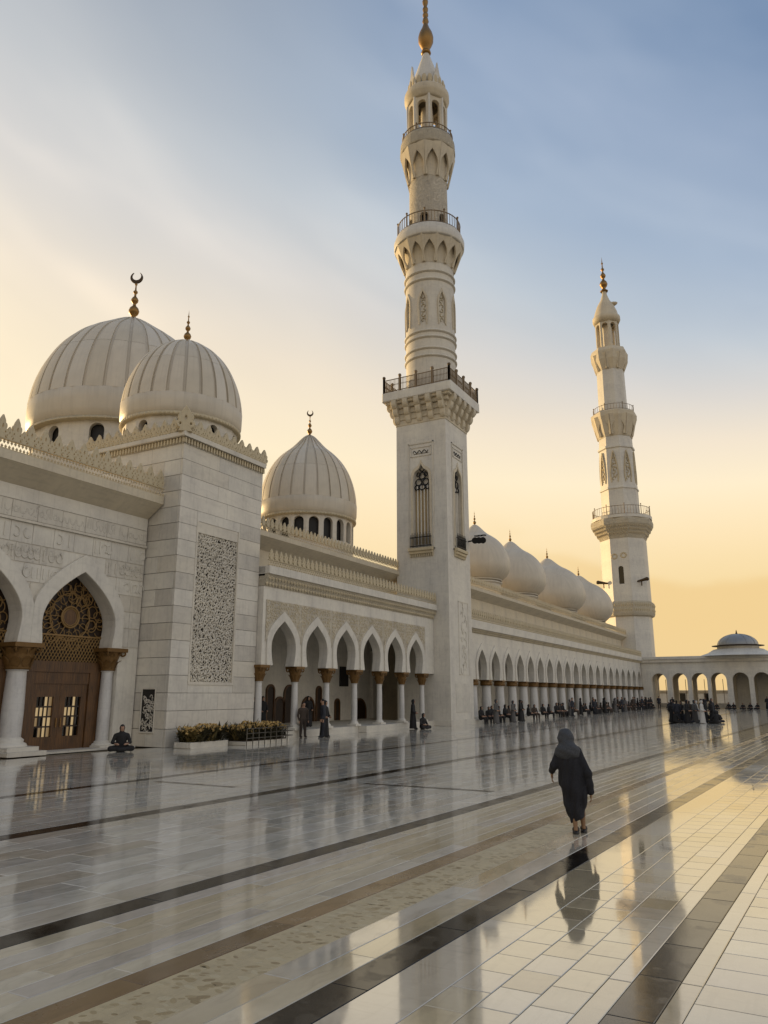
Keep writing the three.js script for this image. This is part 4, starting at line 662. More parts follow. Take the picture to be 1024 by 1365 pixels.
  // round shaft with blind niches
  const ncut = []; for (let k = 0; k < 8; k++) { const g = ext(shapeOf(arch(0, 0.3, 31.7, 34.6, 0.8, 0.55)), 0.6); g.translate(0, 0, 1.88); g.rotateY(k / 8 * 6.283 + 0.15); g.translate(cx, 0, cz); ncut.push(g); }
  const sh = new THREE.CylinderGeometry(2.0, 2.03, 12.3, 48); sh.translate(cx, 25.3 + 6.15, cz); part('round_shaft', carve(sh, ncut), M.marbleC, t);
  for (let k = 0; k < 8; k++) { const a = k / 8 * 6.283 + 0.15, f = part('blind_window', (() => { const g = extZ(shapeOf([...arch(0, 0.42, 31.5, 34.85, 0.8, 0.55), ...arch(0, 0.3, 31.7, 34.6, 0.8, 0.55).reverse()]), 2.07, 0.12, 0.01); g.rotateY(a); g.translate(cx, 0, cz); return g; })(), M.cream, t); const sc = []; for (let q = 0; q < 6; q++) { const g = new THREE.TorusGeometry(0.14, 0.04, 4, 8, 4.5); g.rotateZ(q * 1.7); g.translate(0, 32 + q * 0.42, 1.92); sc.push(g); } const g = merge(sc); g.rotateY(a); g.translate(cx, 0, cz); part('scroll', g, M.ornament, f); }
  for (const y of [28.73, 29.4, 30.41, 30.95, 35.69, 36.46]) part('band', merge([lathe([[2.02, y - 0.09], [2.13, y - 0.06], [2.15, y + 0.02], [2.1, y + 0.1], [2.0, y + 0.12]], 48, cx, cz)]), M.marbleC, t);
  for (const y of [28.6, 29.27, 30.28, 30.82, 35.56, 36.33]) part('groove_line', lathe([[1.9, y], [2.055, y], [2.055, y + 0.06], [1.9, y + 0.06]], 48, cx, cz), M.recess, t);
  // first round gallery
  part('flare', lathe([[2.02, 37.3], [2.04, 37.8], [2.15, 38.6], [2.4, 39.4], [2.5, 39.9]], 48, cx, cz), M.cream, t);
  niches(t, cx, cz, 14, 2.05, 2.9, 37.35, 39.6);
  part('gallery_floor', lathe([[0.5, 39.5], [2.88, 39.5], [2.97, 39.7], [2.99, 40.2], [2.85, 40.35], [2.85, 40.6], [2.75, 40.75], [0.5, 40.75]], 48, cx, cz), M.marble, t);
  ringRail(t, cx, cz, 2.66, 40.75, 1.15, 60);
  // second shaft, carved
  const dcut = []; for (let k = 0; k < 6; k++) { const g = ext(shapeOf(roundArch(0, 0.38, 40.6, 42.1)), 1); g.translate(0, 0, 1.2); g.rotateY(k / 6 * 6.283 + 0.2); g.translate(cx, 0, cz); dcut.push(g); }
  const s2 = new THREE.CylinderGeometry(1.62, 1.66, 6.0, 40); s2.translate(cx, 40.7 + 3, cz); part('carved_shaft', carve(s2, dcut), M.carved, t);
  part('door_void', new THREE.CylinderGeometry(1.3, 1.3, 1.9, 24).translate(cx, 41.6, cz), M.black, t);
  part('flare', lathe([[1.64, 46.0], [1.66, 46.8], [1.75, 47.7], [1.9, 48.4], [2.0, 49.2]], 40, cx, cz), M.cream, t);
  niches(t, cx, cz, 10, 1.66, 2.34, 46.0, 48.9);
  part('gallery_floor', lathe([[0.5, 48.8], [2.34, 48.8], [2.42, 49.0], [2.38, 49.9], [2.28, 50.05], [2.28, 50.2], [0.5, 50.2]], 40, cx, cz), M.carvedFine, t);
  ringRail(t, cx, cz, 2.2, 50.2, 0.55, 48);
  // lantern: eight arched panels, cup, cornice
  for (let k = 0; k < 8; k++) { const s = shapeOf([[-0.65, 50.2], [-0.38, 50.2], ...roundArch(0, 0.38, 50.2, 53.3, 8).slice(1, -1), [0.38, 50.2], [0.65, 50.2], [0.65, 54.4], [-0.65, 54.4]]); const g = extZ(s, 1.6, 0.28, 0.012); g.rotateY(k / 8 * 6.283 + 0.15); g.translate(cx, 0, cz); part('lantern_panel', g, M.cream, t); const c = cyl(0, 50.2, 1.66, 0, 54.1, 1.72, 0.11, 0.11, 8); c.rotateY((k + 0.5) / 8 * 6.283 + 0.15); c.translate(cx, 0, cz); part('lantern_column', c, M.marble, t); }
  part('lantern_core', new THREE.CylinderGeometry(0.55, 0.55, 3.6, 16).translate(cx, 52, cz), M.recess, t);
  part('lantern_cup', lathe([[1.0, 54.0], [1.68, 54.0], [1.8, 54.2], [1.94, 54.5], [2.0, 54.65], [2.0, 55.1], [1.92, 55.25], [1.75, 55.3], [1.72, 55.42], [0.3, 55.42]], 40, cx, cz), M.cream, t);
  const spk = (() => { const g = ext(shapeOf([[-0.5, 0], [0.5, 0], [0.42, 0.6], [0.2, 1.2], [0, 2.3], [-0.2, 1.2], [-0.42, 0.6]]), 0.12, 0.03); g.translate(0, 0, -0.06); return boxUV(g); })();
  for (let k = 0; k < 4; k++) put('crown_spike', spk, M.marble, t, [cx + 1.55 * Math.sin(k * 1.5708 + 1.08), 55.4, cz + 1.55 * Math.cos(k * 1.5708 + 1.08)], k * 1.5708 + 1.08);
  const crownLeaf = boxUV(ball(0, 0.42, 0, 0.24, 1, 2.3, 0.4, 6, 5));
  for (let k = 0; k < 20; k++) put('crown_leaf', crownLeaf, M.ornament, t, [cx + 1.62 * Math.sin(k / 20 * 6.283), 55.4, cz + 1.62 * Math.cos(k / 20 * 6.283)], k / 20 * 6.283);
  part('spire_cone', lathe([[1.45, 55.4], [1.4, 55.9], [1.15, 56.8], [0.75, 57.9], [0.42, 58.8], [0.3, 59.2], [0.1, 59.25]], 28, cx, cz), M.marble, t);
  part('finial', lathe([[0.01, 59.1], [0.36, 59.12], [0.46, 59.3], [0.42, 59.45], [0.28, 59.55], [0.34, 59.75], [0.5, 60.05], [0.68, 60.5], [0.7, 60.95], [0.6, 61.4], [0.38, 61.9], [0.25, 62.3], [0.2, 62.5], [0.3, 62.7], [0.24, 63.0], [0.17, 63.2], [0.26, 63.35], [0.26, 63.5], [0.15, 63.6], [0.24, 63.9], [0.26, 64.1], [0.14, 64.4], [0.25, 64.7], [0.27, 64.95], [0.14, 65.2], [0.2, 65.5], [0.12, 65.9], [0.05, 67.2], [0.0, 68]], 20, cx, cz), M.gold, t);
  settle(t, [[0, 0], [26, 0], [28, -0.45], [36, -0.7], [40, -1.0], [55.4, -1.0], [59.2, -0.3], [68, 0]]);
}
{ // far octagonal minaret
  const cx = -25.2, cz = -131.2, q = 1.122, Y = (y) => (y - 2.15) * q + 2.15, t = thing('minaret', 'octagonal minaret beyond the far end of the long arcade', 'minaret', [cx, 0, cz]);
  const oct = (pts, m, name = 'octagonal_body') => part(name, flat(lathe(pts.map(([r, y]) => [r * q * 1.045, Y(y)]), 8, cx, cz, R(22.5))), m, t);
  oct([[3.25, 0], [3.25, 13.4], [3.3, 13.45]], M.marble);
  oct([[3.2, 13.3], [3.6, 13.5], [3.72, 13.9], [3.72, 15.4], [3.55, 15.6], [3.2, 15.7]], M.carvedFine, 'carved_belt');
  const cuts = []; const slit = ext(shapeOf(roundArch(0, 0.42, Y(18.3), Y(20.8))), 2); slit.translate(0, 0, 2.9 * q);  slit.translate(cx, 0, cz); cuts.push(slit);
  part('octagonal_body', carve(flat(lathe([[0, Y(15.6)], [3.35, 15.6], [3.3, 25.9], [0, 25.9]].map(([r, y], i) => (i === 0 || i === 3 ? [0.001, Y(i ? 25.9 : 15.6)] : [r * q * 1.045, Y(y)])), 8, cx, cz, R(22.5))), cuts), M.marble, t);
  part('slit_window', (() => { const g = box(-0.6, 0.6, Y(18), Y(21.5), 2.9 * q, 2.9 * q + 0.06); g.translate(cx, 0, cz); return g; })(), M.glassDark, t);
  for (const [a, y] of [[-0.9, 22.8], [0.6, 22.9]]) { const g = new THREE.TorusGeometry(0.42, 0.14, 6, 16); g.translate(a, Y(y), 3.2 * q); g.translate(cx, 0, cz); part('roundel', g, M.ornament, t); }
  for (const s of [-1, 1]) { const g = merge([cyl(s * 2.2, Y(18.6), 2.3 * q, s * 3.9, Y(18.9), 2.5 * q, 0.12, 0.3, 8), ball(s * 4.0, Y(18.9), 2.5 * q, 0.35), cyl(s * 3.1, Y(17.9), 2.45 * q, s * 3.1, Y(18.7), 2.45 * q, 0.1, 0.1, 6)]); g.rotateY(R(-2)); g.translate(cx, 0, cz); part('loudspeaker', g, M.bronze, t); }
  const carveRing = (r0, y0, r1, y1, n, rows) => { const L = []; for (let j = 0; j < rows; j++) for (let k = 0; k < 8; k++) for (let i = 0; i < n; i++) { const f = (j + 0.5) / rows, r = lerp(r0, r1, f) * q * 1.045 * Math.cos(Math.PI / 8), w = 2 * lerp(r0, r1, f) * q * Math.sin(Math.PI / 8); const g = new THREE.OctahedronGeometry(1, 0); g.scale(w / n * 0.42, (Y(y1) - Y(y0)) / rows * 0.52, 0.14); g.translate(-w / 2 + (i + 0.5 + (j % 2) * 0.5 - 0.25) * w / n, Y(lerp(y0, y1, f)), r); g.rotateY(k * Math.PI / 4); g.translate(cx, 0, cz); L.push(g); } part('carved_leaves', merge(L), M.ornament, t, 'stuff'); };
  carveRing(3.72, 13.95, 3.72, 15.4, 9, 2); carveRing(3.55, 26.3, 4.4, 28.0, 10, 3);
  oct([[3.3, 25.7], [3.5, 26.2], [4.1, 27.4], [4.45, 28.0], [4.5, 28.6], [4.4, 29.0], [2.6, 29.0]], M.carvedFine, 'corbel_ring');
  part('gallery_floor', flat(lathe([[2, 29], [4.45, 29], [4.48, 29.5], [2, 29.5]].map(([r, y]) => [r * q, Y(y)]), 24, cx, cz)), M.marble, t);
  ringRail(t, cx, cz, 4.25 * q, Y(29.5), 1.5, 60);
  oct([[2.75, 29.2], [2.72, 33.6], [2.85, 33.7], [2.85, 33.9], [2.7, 34], [2.55, 40], [2.72, 40.1], [2.72, 40.4], [2.5, 40.5], [2.45, 42.2]], M.marble, 'octagonal_shaft');
  for (let k = 0; k < 8; k++) { const L = [extZ(shapeOf([...arch(0, 0.72, Y(34.6), Y(39.6), 0.8, 0.2), ...arch(0, 0.56, Y(34.8), Y(39.3), 0.8, 0.2).reverse()]), 2.66 * q + 0.04, 0.3, 0.02)]; for (let j = 0; j < 8; j++) { const g = new THREE.TorusGeometry(0.26, 0.08, 4, 8, 4.6); g.rotateZ(j * 1.9); g.translate(0.1 * (j % 2 ? 1 : -1), Y(35.2) + j * 0.56, 2.62 * q); L.push(g); } const g = merge(L); g.rotateY(k * Math.PI / 4); g.translate(cx, 0, cz); part('blind_window', g, M.ornament, t); }
  oct([[2.5, 42], [2.7, 42.6], [3.1, 44.2], [3.4, 45.2], [3.42, 45.9], [3.2, 46.1], [1.9, 46.1]], M.cream, 'corbel_ring');
  niches(t, cx, cz, 8, 2.55 * q, 3.3 * q, Y(42.2), Y(45.4), true);
  ringRail(t, cx, cz, 3.1 * q, Y(46.1), 1.1, 42);
  oct([[2.15, 46], [2.08, 53.6], [2.1, 53.8]], M.marble, 'octagonal_shaft');
  oct([[2.1, 53.5], [2.3, 54], [2.75, 55.2], [2.85, 56.6], [2.6, 57.2], [1, 57.3]], M.cream, 'corbel_ring'); niches(t, cx, cz, 8, 2.1 * q, 2.75 * q, Y(53.6), Y(56.2), true);
  for (let k = 0; k < 8; k++) { const s = shapeOf([[-0.8, Y(57.2)], [-0.52, Y(57.2)], ...roundArch(0, 0.52, Y(57.2), Y(61), 8).slice(1, -1), [0.52, Y(57.2)], [0.8, Y(57.2)], [0.8, Y(62.2)], [-0.8, Y(62.2)]]); const g = extZ(s, 1.95, 0.35); g.rotateY(k / 8 * 6.283); g.translate(cx, 0, cz); part('lantern_panel', g, M.cream, t); }
  part('lantern_core', new THREE.CylinderGeometry(0.9, 0.9, 6, 12).translate(cx, Y(59.8), cz), M.recess, t);
  part('cupola', lathe([[1, 61.6], [1.9, 61.7], [2.2, 62.3], [2.2, 62.8], [1.95, 63.0], [1.8, 63.7], [1.35, 64.9], [0.75, 65.9], [0.42, 66.9], [0.34, 67.6], [0.1, 67.7]].map(([r, y]) => [r * q, Y(y)]), 24, cx, cz), M.cream, t);
  part('cupola_hood', (() => { const g = ball(0, 0, 0, 1.0, 1.7, 0.36, 1.0, 12, 6); g.rotateZ(0.25); g.translate(0.6, Y(65.0), 0.3); g.rotateY(R(28)); g.translate(cx, 0, cz); return g; })(), M.cream, t);
  finial(t, cx, Y(67.5), cz, 2.05, false, M.gold);
  settle(t, [[0, 0], [18, -0.2], [28, -0.9], [33, -1.35], [40, -0.9], [50, -0.75], [63, -1.0], [72, -0.4], [85, 0]]);
}

// ------------------------------------------------------------------ far gallery closing the court
{
  const zf = -127.4, t = thing('far_gallery', 'low gallery of wide round arches closing the far side of the court', 'arcade', [8, 0, zf - 3]);
  const cs = [-20.6, -17.55, -14.7, -11.95]; for (let x = -8.9; x < 44; x += 2.9) cs.push(x);
  const wallOf = (z, th, m, hw = 1.12) => { const out = [[-23.2, 0]]; cs.forEach((c) => out.push(...roundArch(c, hw, 0, 5.35 - hw))); out.push([46, 0], [46, 7.0], [-23.2, 7.0]); return part('arch_wall', extZ(shapeOf(out), z, th), m, t); };
  wallOf(zf, 0.9, M.marble); wallOf(zf - 6, 0.7, M.cream);
  part('cornice', cbox(-23.2, 46, 7.0, 7.45, zf - 1, zf + 0.35, 0.03), M.marbleC, t);
  part('fascia', cbox(-23.2, 46, 7.45, 7.9, zf - 1.2, zf + 0.5, 0.04), M.marble, t);
  part('roof', box(-23.2, 46, 7.2, 7.85, zf - 7.2, zf - 1.2), M.cream, t);
  part('ceiling', box(-23.2, 46, 6.6, 6.8, zf - 6, zf - 0.9), M.ceiling, t);
  cs.forEach((c, i) => { if (i > 3) part('infill_wall', box(c - 1.45, c + 1.45, 0, 6.6, zf - 6.9, zf - 6.72), M.ceiling, t); });
  [...cs.slice(0, 4)].forEach((c) => part('window_rail', merge([box(c - 1.12, c + 1.12, 2.3, 2.38, zf - 6.4, zf - 6.34), box(c - 0.04, c + 0.04, 0, 4.5, zf - 6.4, zf - 6.34)]), M.railing, t));
  part('low_parapet', cbox(-23, 46, 0, 0.75, zf - 6.3, zf - 6.1, 0.02), M.marbleB, t);
  const d = thing('pavilion_dome', 'shallow grey metal dome with wide brim on the far gallery roof', 'dome', [-9, 7.9, zf - 3.2]);
  part('mound', lathe([[6.0, 7.85], [4.4, 8.4], [3.6, 8.9], [3.1, 9.0]], 40, -9, zf - 3.2), M.marble, d);
  part('drum', lathe([[3.0, 8.9], [3.0, 9.45]], 40, -9, zf - 3.2), M.ceiling, d);
  part('brim', lathe([[2.9, 9.35], [3.75, 9.42], [3.75, 9.5], [2.9, 9.6]], 40, -9, zf - 3.2), M.bronze, d);
  const dp = []; for (let i = 0; i <= 14; i++) { const a = i / 14 * Math.PI / 2; dp.push([2.9 * Math.cos(a) + 0.01, 9.55 + 1.75 * Math.sin(a)]); } part('dome_shell', lathe(dp, 40, -9, zf - 3.2), M.zinc, d);
  const seams = []; for (let k = 0; k < 12; k++) { const pts = dp.map(([r, y]) => [-9 + (r + 0.01) * Math.cos(k / 12 * 6.283), y + 0.01, zf - 3.2 + (r + 0.01) * Math.sin(k / 12 * 6.283)]); seams.push(tube(pts, 0.035, 14, 4)); } part('seams', merge(seams), M.zinc, d);
  part('knob', lathe([[0.01, 11.25], [0.12, 11.27], [0.16, 11.4], [0.08, 11.6], [0.1, 11.7], [0.01, 11.95]], 10, -9, zf - 3.2), M.bronze, d);
  // white houses seen through the open arches
  const hs = thing('white_house', 'low white house seen through the open arches of the far gallery', 'house', [-16, 0, -165]);
  part('wall', box(-30, -8, 0, 2.7, -160, -170), M.marble, hs); part('roof', box(-30.4, -7.6, 2.7, 2.9, -159.6, -170.4), M.cream, hs);
  for (const x of [-27, -22, -17, -12.5]) { const w = part('window', box(x - 0.7, x + 0.7, 0.9, 2.2, -160.02, -159.9), M.glassDark, hs); part('frame', merge([box(x - 0.8, x - 0.7, 0.8, 2.3, -160.02, -159.85), box(x + 0.7, x + 0.8, 0.8, 2.3, -160.02, -159.85), box(x - 0.8, x + 0.8, 2.2, 2.3, -160.02, -159.85), box(x - 0.8, x + 0.8, 0.8, 0.9, -160.02, -159.85)]), M.woodDark, w); }
}

// ------------------------------------------------------------------ planter, flowers, railing
{
  M.rail = std({ color: '#5c5850', metalness: 0.6, roughness: 0.45 });
  const leafM = ['#4a4424', '#6b5c30', '#38331c'].map((c) => std({ color: c, roughness: 0.8, side: THREE.DoubleSide })), flM = std({ color: '#c4a568', roughness: 0.8, side: THREE.DoubleSide });
  const p = thing('stone_planter', 'long low marble planter trough against the stone pier block', 'planter', [-22.6, 0, -25.2]);
  const px0 = -23.1, px1 = -22.15; // trough in front of the block
  part('trough', merge([cbox(px1 - 0.14, px1, 0, 0.24, -24.1, -26.4, 0.03), cbox(px0, px0 + 0.14, 0, 0.24, -24.1, -26.4, 0.03), cbox(px0 + 0.14, px1 - 0.14, 0, 0.24, -24.1, -24.24, 0.03), cbox(px0 + 0.14, px1 - 0.14, 0, 0.24, -26.26, -26.4, 0.03)]), M.marbleB, p);
  part('soil', box(px0 + 0.13, px1 - 0.13, 0.02, 0.19, -24.23, -26.27), std({ color: '#3a2c1e', roughness: 1 }), p);
  const r2 = thing('planter_rail', 'thin metal guard rail round the flower bed past the planter', 'railing', [-21.4, 0, -28]), rl = [];
  const posts = []; for (let a = 26.7; a <= 30.05; a += 0.42) posts.push([-21.4, a]); for (let x = -21.8; x > -23.3; x -= 0.45) posts.push([x, 30.06]);
  posts.forEach(([x, a]) => part('rail_post', cyl(x, 0, -a, x, 0.72, -a, 0.022, 0.022, 6), M.rail, r2));
  for (const y of [0.3, 0.5, 0.7]) { part('rail_bar', merge([cyl(-21.4, y, -26.7, -21.4, y, -30.06, 0.018, 0.018, 6), cyl(-21.4, y, -30.06, -23.2, y, -30.06, 0.018, 0.018, 6)]), M.rail, r2); }
  const bed = thing('flower_bed', 'low earth bed with stone edge inside the metal guard rail', 'flower bed', [-22.3, 0, -28.4]); part('edge', cbox(-21.5, -23.0, 0, 0.16, -26.75, -29.95, 0.02), M.marbleB, bed); part('soil', cbox(-21.6, -22.9, 0.16, 0.2, -26.85, -29.85, 0.01), std({ color: '#3a2c1e', roughness: 1 }), bed);
  // flowering plants, five shapes repeated
  const blade = (() => { const g = new THREE.BufferGeometry(); g.setAttribute('position', new THREE.Float32BufferAttribute([-0.02, 0, 0, 0.02, 0, 0, 0.03, 0.5, 0.03, -0.02, 0, 0, 0.03, 0.5, 0.03, -0.03, 0.5, 0.03, -0.03, 0.5, 0.03, 0.03, 0.5, 0.03, 0, 1, 0.16], 3)); g.computeVertexNormals(); return g; })();
  function plantGeo(sd) { let s2 = sd * 7919; const q = () => { s2 = (s2 * 1664525 + 1013904223) >>> 0; return s2 / 4294967296; }; const lv = [], fl = [];
    for (let i = 0; i < 130; i++) { const g = blade.clone(), s = 0.2 + 0.34 * q(); g.scale(1.3, s, 1); g.rotateX(0.15 + q() * 1.1); g.rotateY(q() * 6.28); g.translate((q() - 0.5) * 0.34, q() * 0.3, (q() - 0.5) * 0.34); lv.push(g); }
    for (let i = 0; i < 24; i++) { const a = q() * 6.28, rad = 0.26 * Math.sqrt(q()), y = 0.34 + 0.28 * q(); for (let k = 0; k < 4; k++) { const g = new THREE.CircleGeometry(0.028 + 0.014 * q(), 5); g.rotateX(-1.2 + 2.4 * q()); g.rotateY(q() * 6.28); g.translate(rad * Math.cos(a) + (q() - 0.5) * 0.05, y + (q() - 0.5) * 0.05, rad * Math.sin(a) + (q() - 0.5) * 0.05); fl.push(g); } lv.push(cyl(rad * Math.cos(a) * 0.4, 0, rad * Math.sin(a) * 0.4, rad * Math.cos(a), y, rad * Math.sin(a), 0.006, 0.004, 3)); }
    return [boxUV(merge(lv)), boxUV(merge(fl))]; }
  const kinds = [1, 2, 3, 4].map(plantGeo);
  const addPlant = (x, y, z, i, label, group) => { const t = thing('flowering_plant', label, 'plant', [x, y, z], group); t.rotation.y = rr(0, 6.28); const [a, b] = kinds[i % 4]; const m = new THREE.Mesh(a, leafM[i % 3]); m.name = 'leaves'; const f = new THREE.Mesh(b, flM); f.name = 'blossoms'; const s = rr(0.9, 1.25); m.scale.setScalar(s); f.scale.setScalar(s); for (const k of [m, f]) { k.castShadow = k.receiveShadow = true; t.add(k); } };
  let i = 0; for (let a = 24.45; a < 26.2; a += 0.3) for (const x of [-22.82, -22.45]) addPlant(x + rr(-0.06, 0.06), 0.19, -a + rr(-0.05, 0.05), i++, 'yellow flowering plant growing in the low marble planter trough', 'flowers in the planter trough');
  for (let a = 27.0; a < 29.8; a += 0.36) for (const x of [-22.6, -22.1, -21.75]) addPlant(x + rr(-0.06, 0.06), 0.2, -a + rr(-0.08, 0.08), i++, 'leafy flowering plant in the bed behind the metal guard rail', 'plants behind the guard rail');
}

// ------------------------------------------------------------------ people
function surfaceNet(f, lo, hi, h) {
  const n = [0, 1, 2].map((k) => Math.ceil((hi[k] - lo[k]) / h) + 1), [nx, ny, nz] = n, F = new Float32Array(nx * ny * nz), id = (i, j, k) => i + nx * (j + ny * k);
  for (let k = 0; k < nz; k++) for (let j = 0; j < ny; j++) for (let i = 0; i < nx; i++) F[id(i, j, k)] = f(lo[0] + i * h, lo[1] + j * h, lo[2] + k * h);
  const vid = new Int32Array(nx * ny * nz).fill(-1), P = [], I = [];
  const E8 = [[0, 0, 0], [1, 0, 0], [0, 1, 0], [1, 1, 0], [0, 0, 1], [1, 0, 1], [0, 1, 1], [1, 1, 1]], ED = [[0, 1], [2, 3], [4, 5], [6, 7], [0, 2], [1, 3], [4, 6], [5, 7], [0, 4], [1, 5], [2, 6], [3, 7]];
  for (let k = 0; k < nz - 1; k++) for (let j = 0; j < ny - 1; j++) for (let i = 0; i < nx - 1; i++) {
    const o0 = id(i, j, k), ng = F[o0] < 0; if (ng === F[o0 + 1] < 0 && ng === F[o0 + nx] < 0 && ng === F[o0 + nx + 1] < 0 && ng === F[o0 + nx * ny] < 0 && ng === F[o0 + nx * ny + 1] < 0 && ng === F[o0 + nx * ny + nx] < 0 && ng === F[o0 + nx * ny + nx + 1] < 0) continue;
    const v = E8.map(([a, b, c]) => F[id(i + a, j + b, k + c)]); let m = 0; for (let q = 0; q < 8; q++) if (v[q] < 0) m |= 1 << q; if (m === 0 || m === 255) continue;
    let x = 0, y = 0, z = 0, c = 0; for (const [a, b] of ED) if ((v[a] < 0) !== (v[b] < 0)) { const t = v[a] / (v[a] - v[b]); x += lerp(E8[a][0], E8[b][0], t); y += lerp(E8[a][1], E8[b][1], t); z += lerp(E8[a][2], E8[b][2], t); c++; }
    vid[id(i, j, k)] = P.length / 3; P.push(lo[0] + (i + x / c) * h, lo[1] + (j + y / c) * h, lo[2] + (k + z / c) * h);
  }
  const q4 = (a, b, c, d, flip) => { if (a < 0 || b < 0 || c < 0 || d < 0) return; flip ? I.push(a, c, b, a, d, c) : I.push(a, b, c, a, c, d); };
  for (let k = 1; k < nz - 1; k++) for (let j = 1; j < ny - 1; j++) for (let i = 1; i < nx - 1; i++) {
    const s = F[id(i, j, k)] < 0;
    if (s !== F[id(i + 1, j, k)] < 0) q4(vid[id(i, j - 1, k - 1)], vid[id(i, j, k - 1)], vid[id(i, j, k)], vid[id(i, j - 1, k)], !s);
    if (s !== F[id(i, j + 1, k)] < 0) q4(vid[id(i - 1, j, k - 1)], vid[id(i - 1, j, k)], vid[id(i, j, k)], vid[id(i, j, k - 1)], !s);
    if (s !== F[id(i, j, k + 1)] < 0) q4(vid[id(i - 1, j - 1, k)], vid[id(i, j - 1, k)], vid[id(i, j, k)], vid[id(i - 1, j, k)], !s);
  }
  const g = new THREE.BufferGeometry(); g.setAttribute('position', new THREE.Float32BufferAttribute(P, 3)); g.setIndex(I); g.computeVertexNormals(); return g;
}
const cap = (x, y, z, a, b, ra, rb) => { const dx = b[0] - a[0], dy = b[1] - a[1], dz = b[2] - a[2], px = x - a[0], py = y - a[1], pz = z - a[2], t = clamp((px * dx + py * dy + pz * dz) / (dx * dx + dy * dy + dz * dz || 1)); return Math.hypot(px - dx * t, py - dy * t, pz - dz * t) - lerp(ra, rb, t); };
const ell = (x, y, z, c, r) => { const a = (x - c[0]) / r[0], b = (y - c[1]) / r[1], d = (z - c[2]) / r[2], k = Math.hypot(a, b, d); return (k - 1) * Math.min(...r); };
const smin = (a, b, k) => { const h = clamp(0.5 + 0.5 * (b - a) / k); return lerp(b, a, h) - k * h * (1 - h); };
const fabric = dtex(256, 256, (u, v) => 0.85 + (fbm(u, v, 40, 40, 3, 201) - 0.5) * 0.5);
